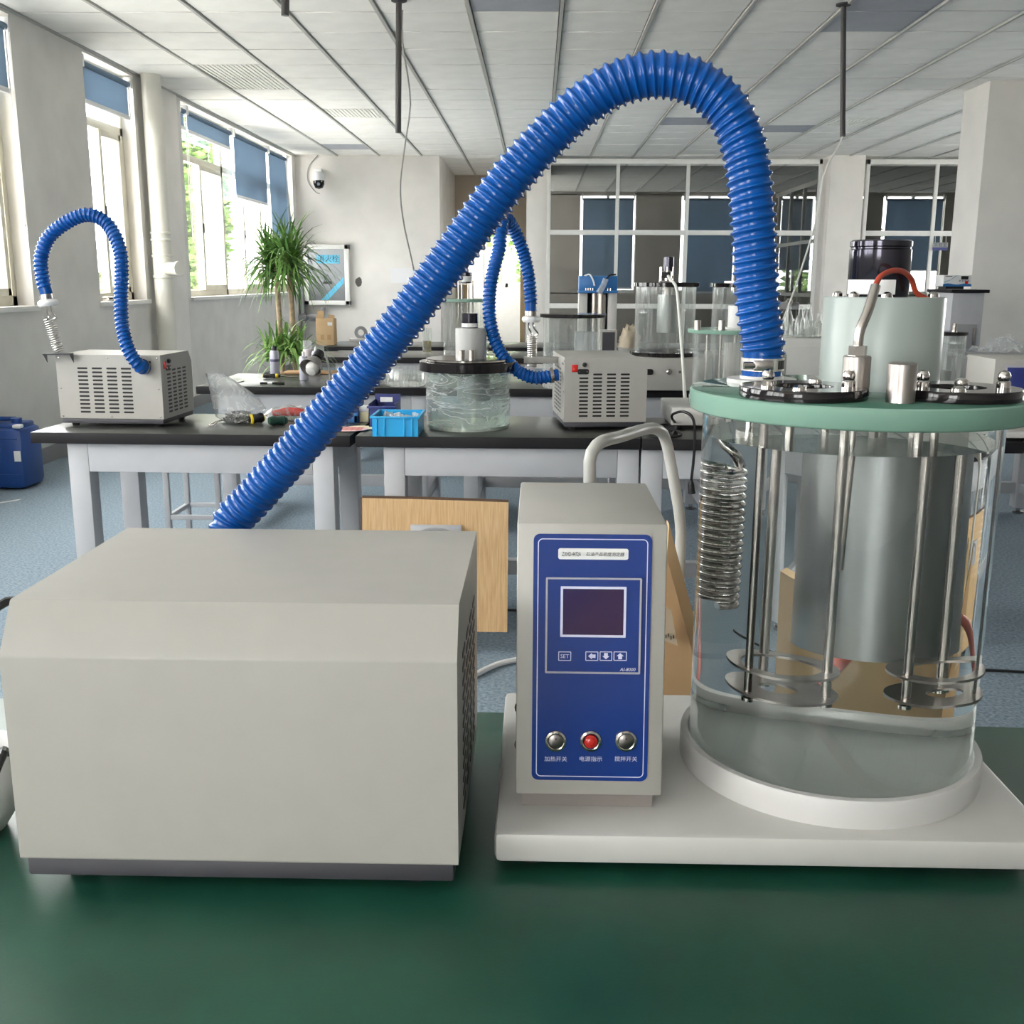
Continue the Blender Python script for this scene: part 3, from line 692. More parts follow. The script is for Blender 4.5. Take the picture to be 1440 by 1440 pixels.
# stool under the left bench
c = Ys(275, 660, 4.55)
t = thing('lab_stool', 'slim white metal stool frame standing under the left bench', 'stool', (c.x, 4.55, 0))
SX, SY = .112, .13
for a in (-1, 1):
    for b in (-1, 1): MB().box((c.x+a*SX, 4.62+b*SY, .29), (.024, .024, .58), .003).build('leg', STEELP, t)
for a in (-1, 1): MB().box((c.x+a*SX, 4.62, .26), (.018, SY*2, .02), .002).build('foot_rail', STEELP, t)
for b in (-1, 1): MB().box((c.x, 4.62+b*SY, .26), (SX*2, .018, .02), .002).build('foot_rail', STEELP, t)
MB().box((c.x, 4.62, .592), (.29, .32, .024), .008).build('seat', WHITEP, t)
# blue drum by the left wall
c = Zs(12, 690, 0)
t = thing('jerrycan', 'blue plastic drum standing on carpet by the left wall', 'drum', (c.x, c.y+.15, 0))
bw_ = Zs(62, 680, 0).x
x0_, x1_ = bw_-.34, bw_; zt_ = Ys(40, 596, c.y).z
MB().span((x0_, c.y, .004), (x1_, c.y+.29, zt_-.03), .045).build('body', BARREL, t)
n_ = MB(); n_.span((x0_+.04, c.y+.04, zt_-.05), (x1_-.03, c.y+.25, zt_-.008), .014); n_.build('shoulder', BARREL, t)
MB().box(((x0_+x1_)/2, c.y+.145, zt_+.012), (.16, .035, .025), .01).build('handle', BARREL, t)
MB().cyl((x1_-.07, c.y+.10, zt_-.02), (x1_-.07, c.y+.10, zt_+.022), .032, n=18).build('cap', BARREL, t)
MB().box((x1_-.03, c.y+.03, zt_-.02), (.05, .05, .022), .006).build('tape', WHITEPL, t)
MB().box((x1_-.035, c.y-.001, zt_-.20), (.04, .004, .065)).build('label', WHITEPL, t)
g = MB()
for z in (.09, zt_-.10): g.span((x0_+.02, c.y-.004, z), (x1_-.03, c.y+.01, z+.012), .003)
g.build('moulded_rib', BARREL, t)

# ================================================================ chiller units
CW, CD, CHt = .39, .30, .262          # cover width, depth, full height
slot_src = {}
def slot_mesh(w_, h_):
    k = (w_, h_)
    if k not in slot_src:
        m = MB(); m.prism(rrect(w_, h_, h_/2-.0001, 4), lambda x, z: (x, -.0006, z), (0, .0012, 0)); o = m.build('vent_slot', BLACK, None); slot_src[k] = o.data; bpy.data.objects.remove(o)
    return slot_src[k]
def chiller(label, loc, rz, detailed_rear=True):
    """local frame: sloped front at -y, rear at +y, origin under the middle of the case"""
    t = thing('chiller_unit', label, 'chiller', loc, rz, None)
    w, d = CW/2, CD/2
    prof = [(-d, .030), (d, .030), (d, CHt), (-d+.028, CHt), (-d, CHt-.042)]
    m = MB(); m.prism(prof, lambda y, z: (-w, y, z), (CW, 0, 0))
    bmesh.ops.recalc_face_normals(m.b, faces=m.b.faces[:])
    bmesh.ops.bevel(m.b, geom=[e for e in m.b.edges if abs((e.verts[0].co-e.verts[1].co).x) > .1], offset=.002, segments=2, profile=.5, affect='EDGES')
    m.build('cover', CREAM, t, world=False, smooth=20)
    MB().span((-w+.004, -d+.003, .012), (w-.004, d-.003, .031), .003).build('base_plate', DKGREY, t, world=False)
    for a in (-1, 1):
        for b in (-1, 1): MB().lathe([(0, 0), (.012, 0), (.015, .013), (0, .013)], (a*(w-.04), b*(d-.035), 0), 14).build('rubber_foot', RUBBER, t, world=False)
    FR = Matrix.Rotation(PI, 4, 'Z'); LF = Matrix.Rotation(-PI/2, 4, 'Z'); RG = Matrix.Rotation(PI/2, 4, 'Z')
    s1 = bpy.data.objects.new('vent_slot', slot_mesh(.038, .0068)); s2 = bpy.data.objects.new('vent_slot', slot_mesh(.033, .0064))
    for c in range(4):
        for r in range(12): put(s1, t, Matrix.Translation((.097-c*.0543, d, .213-r*.0144)) @ FR)      # rear louvres
    for c in range(4):
        for r in range(12):
            z = .202-r*.0136; yy = d-(.070+c*.0500)
            if not (c == 0 and r == 0): put(s2, t, Matrix.Translation((-w, yy, z)) @ LF)   # switch side louvres
            put(s2, t, Matrix.Translation((w, yy, z)) @ RG)
    bpy.data.objects.remove(s1); bpy.data.objects.remove(s2)
    for x, z in ((-w+.012, .25), (0, .25), (w-.012, .25), (-w+.012, .14), (w-.012, .14), (-w+.012, .038), (0, .038), (w-.012, .038)):
        MB().lathe([(.0035, 0), (.003, .0015), (0, .002)], (x, d, z), 10, axis=(0, 1, 0)).build('screw', CHROME, t, world=False)
    # switch side (-x): rocker switch, fuse, inlet socket
    y1 = d-.037
    sw = MB().box((-w-.001, y1, .224), (.004, .022, .026), .001).build('rocker_switch', RED, t, world=False)
    MB().box((-w-.0035, y1, .219), (.003, .012, .012), .001).build('rocker', RED, sw, world=False)
    MB().lathe([(.008, 0), (.008, .006), (.0045, .010), (0, .010)], (-w, y1-.034, .237), 14, axis=(-1, 0, 0)).build('fuse_holder', BLACK, t, world=False)
    so = MB(); so.prism(rrect(.040, .019, .006), lambda y, z: (-w-.003, y1-.030+y, .212+z), (.004, 0, 0)); so = so.build('power_inlet', BLACK, t, world=False)
    for k in (-1, 1): MB().cyl((-w-.004, y1-.030+k*.014, .212), (-w-.003, y1-.030+k*.014, .212), .003, n=10).build('inlet_screw', CHROME, so, world=False)
    MB().span((-w+.035, d-.0006, .233), (-w+.075, d+.0006, .241)).build('rating_label', BLACK, t, world=False)
    return t
def small_hose(t, pts, port, r=.0225):
    h = corrugated(pts, r-.001, .0042, .0150, 'hose', t, HOSE, per=9, n=22, s0=.02, s1=.03)
    a, b = Vector(pts[0]), Vector(pts[1]); d = (b-a).normalized()
    c = MB().lathe([(r+.001, -.004), (r+.0045, -.004), (r+.0045, .008), (r+.001, .008)], a+d*.022, 24, axis=d, closed=True); c.build('hose_clip', STEEL, h)
    return h
def coil_end(t, f, ax, coilbase, caxis, n_turn, R):
    """plastic flange under the hose end, bent tubes, spiral coil"""
    ax = Vector(ax).normalized()
    fl = MB().lathe([(0, .016), (.019, .016), (.021, .008), (.031, .004), (.035, -.001), (.035, -.009), (.030, -.016), (0, -.017)], f, 28, axis=-ax).build('flange', WHITEPL, t)
    MB().lathe([(.0225, -.012), (.0245, -.012), (.0245, .006), (.0225, .006)], Vector(f)-ax*.014, 24, axis=ax, closed=True).build('hose_clip', STEEL, t)
    z = Vector(caxis).normalized(); L_ = n_turn*.0078; top = Vector(coilbase)+z*L_
    for k in (-1, 1):
        sd = Vector((.008*k, 0, 0)); e = top+Vector((.012*k, .012*k, 0))
        MB().tube(spline([Vector(f)+ax*.012+sd, Vector(f)+ax*.035+sd*1.2, (Vector(f)+ax*.02+top)/2+sd*1.6+Vector((.012, 0, -.015)), e], .006), .0032, n=8).build('bent_tube', CHROME, t)
    MB().tube(coil_pts(coilbase, caxis, R, .0078, n_turn, 18), .0033, n=8).build('coil', mat('coil_steel', (.62, .60, .57), .3, metal=.9), t)

# unit on the left bench (seen from behind)
c0 = Zs(82, 600, .75); c1 = Zs(232, 603, .75)
yaw = math.atan2(c1.y-c0.y, c1.x-c0.x)*.6
mid = (c0+c1)/2+Vector((0, CD/2+.02, 0))
U1 = chiller('grey chiller unit at left end of bench, its blue hose looped before the windows', (mid.x+.005, mid.y, .75), PI+yaw)
fy = mid.y-CD/2
port = Ys(205, 517, fy)
hp = [port, Ys(196, 514, fy-.05), Ys(181, 492, fy-.06), Ys(172, 458, fy-.05), Ys(170, 420, fy-.04), Ys(171, 385, fy-.03), Ys(168, 350, fy-.02), Ys(152, 316, fy), Ys(126, 302, fy), Ys(98, 310, fy), Ys(70, 332, fy), Ys(58, 362, fy), Ys(60, 392, fy), Ys(66, 415, fy)]
small_hose(U1, hp, port)
fl_ = Ys(67, 424, fy)
coil_end(U1, fl_, (.12, 0, -1), Ys(83, 494, fy), Ys(70, 452, fy)-Ys(83, 494, fy), 15, .0165)
cb = Ys(82, 496, fy)
br = MB(); br.span((cb.x-.045, cb.y-.03, cb.z-.006), (cb.x+.055, fy+.002, cb.z), .001)
for xx in (cb.x-.043, cb.x+.053): br.prism([(cb.y-.03, cb.z-.003), (fy+.001, cb.z-.003), (fy+.001, cb.z-.035)], lambda y, z: (xx-.001, y, z), (.002, 0, 0))
br.build('coil_bracket', DKGREY, U1)

# unit right of the film-wrapped jar (switch side towards us)
c0 = Zs(783, 608, .75); c1 = Zs(906, 606, .75)
yaw = .095
mid = (c0+c1)/2+Vector((-.002, CW/2+.035, 0))
U2 = chiller('grey chiller unit with red switch facing out, beside the film-wrapped jar', (mid.x, mid.y, .75), PI/2+yaw)
lx = mid.x-CD/2
py = mid.y-CW/2+.055
port = Ys(771, 527, py); port.x = lx-.002
hp = [port, Ys(752, 531, py-.01), Ys(725, 519, py-.01), Ys(702, 492, py), Ys(690, 456, py+.01), Ys(688, 420, py+.02), Ys(693, 385, py+.03), Ys(702, 350, py+.05), Ys(704, 324, py+.07), Ys(711, 308, py+.11), Ys(722, 322, py+.15), Ys(735, 352, py+.17), Ys(743, 385, py+.17), Ys(746, 415, py+.17), Ys(747, 438, py+.17)]
small_hose(U2, hp, port)
coil_end(U2, Ys(747, 447, py+.17), (0, 0, -1), Ys(748, 516, py+.17), (0, 0, 1), 15, .0160)
cb = Ys(748, 506, py+.17)
MB().span((cb.x-.03, cb.y-.02, cb.z-.012), (lx+.002, cb.y+.02, cb.z+.012), .002).build('coil_bracket', CREAM, U2)

# the big one in the foreground
FX = (-.452-.068)/2
U3 = chiller('large plain grey chiller case with sloped front edge, in the foreground on the green bench', (FX, .845+CD/2-.003, .75), 0)

# ================================================================ big blue hose with clamp and cooling coil
hl = Vector((.2372, 1.128, 1.178))
cp = [(-.36, 1.142, .93), (-.35, 1.19, .935), Ys(322, 745, 1.21), Ys(360, 697, 1.21), Ys(430, 618, 1.20), Ys(500, 535, 1.19), Ys(570, 448, 1.18), Ys(640, 355, 1.175), Ys(700, 273, 1.17), Ys(760, 204, 1.165), Ys(815, 152, 1.16), Ys(870, 117, 1.155), Ys(927, 105, 1.15), Ys(980, 117, 1.145), Ys(1022, 152, 1.14), Ys(1046, 205, 1.135), Ys(1056, 270, 1.13), Ys(1061, 340, 1.128), Ys(1065, 420, 1.128), hl+Vector((-.001, 0, .045)), hl+Vector((0, 0, .015)), hl]
HO = thing('corrugated_hose', 'thick glossy blue corrugated hose arching from the chiller case to the glass bath', 'hose', hl)
corrugated(cp, .0208, .0033, .0100, 'hose_body', HO, HOSE, per=8, n=36, s1=.031)
kz = Ys(1071, 514, 1.105).z
cl = MB(); cl.lathe([(.0207, -.0065), (.0224, -.0065), (.0224, .0065), (.0207, .0065)], (hl.x, hl.y, kz), 40, closed=True); cl = cl.build('hose_clamp', mat('pale_band_steel', (.58, .55, .50), .3, metal=.9), HO)
MB().box((hl.x-.004, hl.y-.0252, kz), (.022, .007, .0105), .002).build('worm_housing', STEELB, cl)
MB().cyl((hl.x-.024, hl.y-.025, kz), (hl.x-.013, hl.y-.025, kz), .0042, n=10).build('worm_screw', STEEL, cl)
g = MB()
for k in range(8):
    a = -PI/2+.62+k*.085; g.box((hl.x+.0222*math.cos(a), hl.y+.0222*math.sin(a), kz), (.0012, .0009, .009), rot=Euler((0, 0, a)).to_matrix())
g.build('band_slots', BLACK, cl)
MB().lathe([(0, 0), (.036, 0), (.036, .004), (.0225, .004), (.0225, .007), (0, .007)], (hl.x, hl.y, 1.180), 36).build('foot_flange', GREYRING, HO)
cc = Vector((.2345, 1.118, 0))
MB().tube(coil_pts((cc.x, cc.y, .948), (0, 0, 1), .0215, .0083, 18, 28), .0037, n=10).build('cooling_coil', CHROME, HO)
e = Vector((cc.x, cc.y, .948+.0083*18))
MB().tube(spline([e+Vector((.0215, 0, 0)), e+Vector((.012, -.012, .012)), e+Vector((.004, -.004, .03)), e+Vector((.005, .002, .085))], .006), .004, n=10).build('coil_riser', CHROME, HO)
MB().tube([e+Vector((-.009, .006, -.15)), e+Vector((-.009, .006, .085))], .004, n=10).build('coil_riser', CHROME, HO)

# ================================================================ the density tester in the foreground
BZ = .790                         # top of the base
JC = Vector((.309, 1.05, 0)); JR = .1425; ZT = 1.16; LT = 1.18
T = thing('density_tester', 'bench density tester: clear water bath with green lid beside a blue-fronted control box', 'instrument', (.22, 1.05, .75))
b = MB(); b.span((-.035, .881, .760), (.478, 1.224, BZ), .006); b.build('base', CREAMB, T)
for x in (.0, .44):
    for y in (.915, 1.19): MB().lathe([(0, .75), (.015, .75), (.017, .760), (0, .761)], (x, y, 0), 16).build('rubber_foot', RUBBER, T)
# control box
yb0, yt0 = .915, .941
zb_, zt_ = .812, 1.068
x0c, x1c = -.0165, .1205
m = MB()
P = [(yb0, zb_), (1.14, zb_), (1.14, zt_), (yt0, zt_)]
m.prism(P, lambda y, z: (x0c, y, z), (x1c-x0c, 0, 0))
bmesh.ops.recalc_face_normals(m.b, faces=m.b.faces[:]); bmesh.ops.bevel(m.b, geom=m.b.edges[:], offset=.0022, segments=2, profile=.5, affect='EDGES')
CB = m.build('control_box', CREAM, T, smooth=30)
MB().span((x0c+.006, .936, BZ-.001), (x1c-.006, 1.12, zb_+.002)).build('plinth', mat('brown_grey_steel', (.26, .23, .22), .4), T)
# face frame: (a, h) -> world on the leaning front
th = math.atan2(yt0-yb0, zt_-zb_)
FM = Matrix.Translation(((x0c+x1c)/2, yb0, zb_)) @ Matrix.Rotation(-th, 4, 'X')
def face_at(u, v):                # pixel on the leaning front -> local (x, z)
    n = Vector((0, -math.cos(th), math.sin(th))); d = ray(u, v); o = Vector((0, 0, CH)); p0 = FM.translation
    q = o+d*((p0-o).dot(n)/d.dot(n)); q = FM.inverted() @ q; return q.x, q.z
def plate(m_, x0, z0, x1, z1, r, t0, t1, name, par):
    a = MB(); W_, H_ = x1-x0, z1-z0; cx_, cz_ = (x0+x1)/2, (z0+z1)/2
    a.prism(rrect(W_, H_, r), lambda x, z: FM @ Vector((cx_+x, -t1, cz_+z)), (FM.to_3x3() @ Vector((0, t1-t0, 0)))); return a.build(name, m_, par)
def outline(m_, x0, z0, x1, z1, r, lw, t0, t1, name, par):
    a = MB(); W_, H_ = x1-x0, z1-z0; cx_, cz_ = (x0+x1)/2, (z0+z1)/2
    O = rrect(W_, H_, r, 6); I = rrect(W_-2*lw, H_-2*lw, max(r-lw, .0003), 6)
    vo = [a.b.verts.new(FM @ Vector((cx_+x, -t1, cz_+z))) for x, z in O]; vi = [a.b.verts.new(FM @ Vector((cx_+x, -t1, cz_+z))) for x, z in I]
    wo = [a.b.verts.new(FM @ Vector((cx_+x, -t0, cz_+z))) for x, z in O]; wi = [a.b.verts.new(FM @ Vector((cx_+x, -t0, cz_+z))) for x, z in I]
    n = len(O)
    for k in range(n):
        j = (k+1) % n
        a.b.faces.new((vo[k], vo[j], vi[j], vi[k])); a.b.faces.new((vo[k], vo[j], wo[j], wo[k])); a.b.faces.new((vi[k], vi[j], wi[j], wi[k]))
    return a.build(name, m_, par, smooth=30)
def rect_px(u0, v0, u1, v1):
    a = face_at(u0, (v0+v1)/2); b_ = face_at(u1, (v0+v1)/2); c = face_at((u0+u1)/2, v1); d = face_at((u0+u1)/2, v0)
    return a[0], c[1], b_[0], d[1]
x0, z0, x1, z1 = rect_px(749, 751, 913.5, 1097)
FP = plate(BLUEP, x0, z0, x1, z1, .006, 0, .0012, 'front_panel', T)
FP['label'] = 'blue printed front panel'
x0, z0, x1, z1 = rect_px(755, 757.5, 908, 1092); outline(LILAC, x0, z0, x1, z1, .0045, .0008, .0011, .0014, 'border_line', FP)
x0, z0, x1, z1 = rect_px(785, 771, 883.5, 786.5); plate(PAPER, x0, z0, x1, z1, .002, .0011, .0016, 'name_label', FP)
def wr(txt, u, v, size, m_, par, **k):
    x, z = face_at(u, v); k.setdefault('extr', .00008)
    return writing(txt, size, m_, par, FM @ Matrix.Translation((x, -k.pop('out', .0018), z)) @ FRONT, **k)
wr('ZXHD-4472A', 803.5, 779, .0058, INK, FP, fit=.0172)
wr('石油产品密度测定器', 850.5, 779.5, .0041, INK, FP, shear=.2, fit=.0350)
x0, z0, x1, z1 = rect_px(767, 811.5, 901, 946); MO = plate(BLUEP, x0, z0, x1, z1, .001, .001, .0030, 'display_module', T)
outline(GREYLINE, x0, z0, x1, z1, .0012, .0017, .0028, .0040, 'bezel', MO)
x0, z0, x1, z1 = rect_px(788, 824, 880, 895); outline(LILAC, x0, z0, x1, z1, .0006, .0022, .0028, .0036, 'screen_border', MO)
plate(BLUED, x0+.0021, z0+.0021, x1-.0021, z1-.0021, .0003, .0026, .0033, 'screen', MO)
for k, (u0, u1) in enumerate(((785, 803), (823, 841), (843, 860.5), (862.5, 881))):
    x0, z0, x1, z1 = rect_px(u0, 915, u1, 928); kb = outline(LILAC, x0, z0, x1, z1, .0007, .0007, .0028, .0033, 'key', MO)
    cx_, cz_ = (x0+x1)/2, (z0+z1)/2
    if k:
        A = [(.0034, 0), (0, .0030), (0, .0016), (-.0034, .0016), (-.0034, -.0016), (0, -.0016), (0, -.0030)]
        a = {1: PI, 2: -PI/2, 3: PI/2}[k]
        pts = [(x*math.cos(a)-z*math.sin(a), x*math.sin(a)+z*math.cos(a)) for x, z in A]
        if k > 1: pts = [(x*1.1, z*.85) for x, z in pts]
        q = MB(); q.prism(pts, lambda x, z: FM @ Vector((cx_+x, -.0034, cz_+z)), FM.to_3x3() @ Vector((0, .0005, 0))); q.build('arrow', LILAC, MO)
wr('SET', 794, 921.8, .0052, LILAC, MO, out=.0034, fit=.0078)
wr('AI-8000', 882, 940.5, .0045, LILAC, MO, out=.0034, shear=.25, fit=.0145)
for u, tx, kind in ((781.5, '加热开关', 0), (830.5, '电源指示', 1), (880, '搅拌开关', 0)):
    x, z = face_at(u, 1041); ctr = FM @ Vector((x, -.001, z)); ax = FM.to_3x3() @ Vector((0, -1, 0))
    k_ = MB().lathe([(.0100, 0), (.0104, .001), (.0098, .0026), (.0080, .0033), (.0072, .0030), (.0072, .001)], ctr, 36, axis=ax).build('push_button' if not kind else 'indicator_lamp', CHROME, T)
    if kind: MB().lathe([(.0062, .001), (.0062, .0038), (.0048, .0052), (.0022, .0060), (0, .0062)], ctr, 24, axis=ax).build('lens', RED, k_)
    else:
        MB().lathe([(.0070, .0015), (.0070, .0026), (.0064, .0030), (0, .0030)], ctr, 30, axis=ax).build('button_cap', mat('dark_steel', (.20, .185, .175), .3, metal=1.0), k_)
        MB().lathe([(.0008, .0030), (.0008, .0034), (0, .0034)], ctr+FM.to_3x3() @ Vector((0, 0, .0025)), 10, axis=ax).build('cap_dot', INK, k_)
    wr(tx, u, 1067, .0052, LILAC, FP, fit=.0210, out=.0015)
for v in (995, 1047):
    q = Ys(727, v, 1.0); MB().lathe([(.004, 0), (.004, .002), (0, .003)], (x0c, 1.0, q.z), 10, axis=(-1, 0, 0)).build('side_screw', BLACK, T)
# collar and jar
MB().lathe([(.1437, 0), (.1515, 0), (.1520, .002), (.1520, .0265), (.151, .028), (.1445, .028), (.1437, .027)], (JC.x, JC.y, BZ), 96, closed=True).build('collar', GREYRING, T)
WL = 1.136-BZ; RI = JR-.005       # water level and inner radius: each boundary is one surface with the step of index it really has
jm = MB(); jm.lathe([(0, .0001), (JR, .0001), (JR, ZT-BZ), (RI, ZT-BZ), (RI, WL)], (JC.x, JC.y, BZ), 128)
bmesh.ops.recalc_face_normals(jm.b, faces=jm.b.faces[:])
if any((f.normal.x*(f.calc_center_median().x-JC.x)+f.normal.y*(f.calc_center_median().y-JC.y)) < 0 for f in jm.b.faces if abs(f.normal.z) < .5 and Vector((f.calc_center_median().x-JC.x, f.calc_center_median().y-JC.y)).length > JR-.002):
    bmesh.ops.reverse_faces(jm.b, faces=jm.b.faces[:])
jm.build('glass_jar', JARG, T, smooth=50, recalc=False)
wm = MB().lathe([(0, .020), (RI, .020), (RI, WL), (0, WL)], (JC.x, JC.y, BZ), 128).build('bath_water', [solid_glass('water_against_glass', (.99, .998, .995), 1.333/1.47), WATERJ], T, smooth=50)
for f in wm.data.polygons:
    if f.normal.z > .9: f.material_index = 1
MB().lathe([(0, 0), (JR+.0008, 0), (JR+.0008, .0006), (0, .0006)], (JC.x, JC.y, BZ-.0002), 64).build('jar_brightener', mat('pale_green_brightener', (.84, .88, .85), .6), T)  # added disc, paler than the base, to brighten the jar floor
# lid
LC = Vector((.319, 1.056, 0)); LR = .1655
lid = MB(); lid.lathe([(0, ZT), (LR-.002, ZT), (LR, ZT+.002), (LR, LT-.0015)], LC, 128)
lid.lathe([(LR, LT-.0015), (LR-.0015, LT), (0, LT)], LC, 128)
lid = lid.build('lid', [GREENGL, LIDTOP], T, smooth=50)
for f in lid.data.polygons:
    if f.normal.z > .9: f.material_index = 1
lid['label'] = 'green glass-edged round lid'
# two black discs with holes, nuts, screws, hanging cages
def nut(x, y, z, par, tall=1.0):
    MB().lathe([(.0062, 0), (.0062, .006), (.0048, .0075), (.0055, .009), (.0058, .012*tall), (.004, .0155*tall), (0, .017*tall)], (x, y, z), 12).build('acorn_nut', CHROME, par)
cages = []
for cx_, cy_ in ((.246, .985), (.385, .985)):
    dz = LT
    ds = MB().lathe([(.027, dz), (.0575, dz), (.058, dz+.001), (.058, dz+.009), (.0573, dz+.010), (.027, dz+.010), (.0265, dz+.009), (.0265, dz+.001)], (cx_, cy_, 0), 64, closed=True).build('black_disc', BLACKG, T)
    MB().lathe([(0, dz+.0005), (.0265, dz+.0005), (.0265, dz+.001), (0, dz+.001)], (cx_, cy_, 0), 40).build('hole_floor', BLACK, ds)
    for k in range(3):
        a = math.radians((205, 335, 90)[k]); (nut(cx_+.040*math.cos(a), cy_+.040*math.sin(a), dz+.010, ds) if k < 2 else None)
        MB().tube([(cx_+.040*math.cos(a), cy_+.040*math.sin(a), ZT-.001), (cx_+.040*math.cos(a), cy_+.040*math.sin(a), .893)], .0042, n=14).build('hanging_rod', STEEL, T)
        MB().lathe([(.0062, .8885), (.0062, .892), (0, .893)], (cx_+.040*math.cos(a), cy_+.040*math.sin(a), 0), 10).build('rod_nut', CHROME, T)
    for a in (252, 62):
        a = math.radians(a); MB().lathe([(.0065, 0), (.006, .0025), (.003, .0045), (0, .005)], (cx_+.044*math.cos(a), cy_+.044*math.sin(a), dz+.010), 14).build('screw', CHROME, ds)
    MB().lathe([(.035, .920), (.050, .920), (.050, .9225), (.035, .9225)], (cx_, cy_, 0), 48, closed=True).build('upper_ring', STEELB, T)
    MB().lathe([(.017, .896), (.050, .896), (.050, .8985), (.017, .8985)], (cx_, cy_, 0), 48, closed=True).build('lower_ring', STEELB, T)
# heater/thermometer stub, probe and tube
MB().lathe([(0, LT), (.0125, LT), (.0125, LT+.0335), (.0105, LT+.035), (0, LT+.035)], (.322, .945, 0), 28).build('tube_stub', STEELB, T)
wx, wy = .2935, .985
MB().lathe([(0, LT), (.0125, LT), (.0125, LT+.037), (.0115, LT+.038), (0, LT+.038)], (wx, wy, 0), 28).build('probe_socket', STEELB, T)
hx = MB().lathe([(0, LT+.038), (.0085, LT+.038), (.0085, LT+.047), (0, LT+.047)], (wx, wy, 0), 6).build('hex_nut', CHROME, T)
MB().tube(spline([Vector((wx, wy, LT+.045)), Vector((wx+.0005, wy, LT+.060)), Ys(1221, 436, wy+.004), Ys(1232, 400, wy+.012)], .006), .0046, n=12).build('braided_sleeve', STEEL, T)
MB().tube(spline([Ys(1231, 402, wy+.012), Ys(1238, 389, wy+.02), Ys(1254, 381, wy+.035), Ys(1270, 382, wy+.05), Ys(1282, 393, wy+.065), Ys(1289, 412, wy+.072), Vector((.383, 1.06, 1.266))], .005), .0026, n=10).build('red_cable', REDC, T)
MB().tube([(wx+.002, wy, ZT), (wx-.002, wy, 1.02)], .0026, n=10).build('thermometer_rod', STEEL, T)
# shroud, motor
SC = Vector((.345, 1.083, 0))
MB().lathe([(0, LT), (.058, LT), (.058, 1.268), (.0572, 1.2695), (0, 1.2695)], SC, 64).build('motor_shroud', SHROUD, T)
MB().lathe([(0, 1.2695), (.0285, 1.2695), (.0295, 1.271), (.0295, 1.3145), (.0285, 1.3155), (.0285, 1.317), (.0295, 1.318), (.0295, 1.3225), (.0275, 1.324), (0, 1.324)], (.338, 1.083, 0), 48).build('motor', mat('black_chrome', (.05, .048, .06), .12, metal=.8), T)
l_ = MB(); l_.lathe([(.0297, 1.272), (.0301, 1.272), (.0301, 1.286), (.0297, 1.286)], (.338, 1.083, 0), 48)
for f in list(l_.b.faces):
    c = f.calc_center_median()
    if not (c.y < 1.083 and c.x < .345): l_.b.faces.remove(f)
MO_ = l_.build('motor_label', PAPER, T)
for a in (215, 255, 330, 20, 150):
    a = math.radians(a); MB().lathe([(.0055, 0), (.005, .003), (.0025, .005), (0, .0055)], (SC.x+.046*math.cos(a), SC.y+.046*math.sin(a), 1.2695), 12).build('shroud_screw', CHROME, T)
MB().lathe([(.052, .918), (.0545, .918), (.0545, 1.132), (.052, 1.132)], SC, 64, closed=True).build('stirrer_tube', SLEEVE, T)
for a in (60, 180, 300):
    a = math.radians(a); MB().tube([(SC.x+.049*math.cos(a), SC.y+.049*math.sin(a), 1.10), (SC.x+.049*math.cos(a), SC.y+.049*math.sin(a), ZT)], .004, n=10).build('tube_bracket', STEEL, T)
MB().tube([(SC.x, SC.y, 1.0), (SC.x, SC.y, ZT)], .005, n=10).build('stirrer_shaft', STEEL, T)
# cord behind the jar
MB().tube(spline([(.344, 1.2105, .793), (.346, 1.216, .808), (.352, 1.221, .828), (.364, 1.224, .858), (.376, 1.226, .895), (.388, 1.226, .915), (.397, 1.224, .905), (.402, 1.220, .86), (.403, 1.214, .82), (.403, 1.2105, .793)], .006), .0042, n=10).build('cord', BROWNC, T)

# ================================================================ things on the second row of benches
TOP2 = .7505
def on(u, v, z=.7505): return Zs(u, v, z)
def jar(t, c, R, z0, z1, m=None, th=.006):
    return MB().lathe([(R-th, z0), (R, z0), (R, z1), (R-th, z1)], c, 64, closed=True).build('clear_cylinder', m or CLEAR, t, smooth=50)
# film wrapped bath
f = on(657, 608); JW = Vector((f.x-.006, f.y+.155, 0)); zl = Ys(655, 512, JW.y-.16).z
t = thing('density_bath', 'clear bath jar wrapped in crinkled plastic film, black lid and grey motor shroud', 'jar', (JW.x, JW.y, TOP2))
jar(t, JW, .152, TOP2, zl-.034, thin('green_tinted_clear', (.90, .93, .915), milk=.06))
MB().lathe([(0, 0), (.150, 0), (.150, .012), (0, .012)], (JW.x, JW.y, TOP2), 48).build('jar_bottom', mat('pale_green_acrylic', (.58, .62, .57), .15), t)
MB().lathe([(.1545, TOP2+.004), (.156, TOP2+.06), (.1545, TOP2+.14), (.157, zl-.05), (.1545, zl-.02)], JW, 72).build('film_wrap', FILM, t)
MB().lathe([(0, zl-.034), (.176, zl-.034), (.178, zl-.032), (.178, zl-.002), (.176, zl), (0, zl)], JW, 64).build('lid', BLACKG, t)
MB().lathe([(0, zl), (.150, zl), (.152, zl+.002), (.152, zl+.010), (0, zl+.011)], JW, 64).build('lid_disc', BLACKG, t)
MB().lathe([(.1522, zl+.003), (.1530, zl+.003), (.1530, zl+.008), (.1522, zl+.008)], JW, 64, closed=True).build('disc_edge', CHROME, t)
zs_ = Ys(656, 462, JW.y-.05).z
MB().lathe([(0, zl+.01), (.056, zl+.01), (.056, zs_), (0, zs_+.001)], (JW.x+.012, JW.y-.02, 0), 40).build('motor_shroud', mat('mid_grey_plastic', (.42, .42, .41), .4), t)
zm_ = Ys(656, 440, JW.y).z
mo = MB().lathe([(0, zs_), (.029, zs_), (.029, zm_-.002), (.027, zm_), (0, zm_)], (JW.x+.008, JW.y-.015, 0), 28).build('motor', mat('black_chrome', (.05, .048, .06), .12), t)
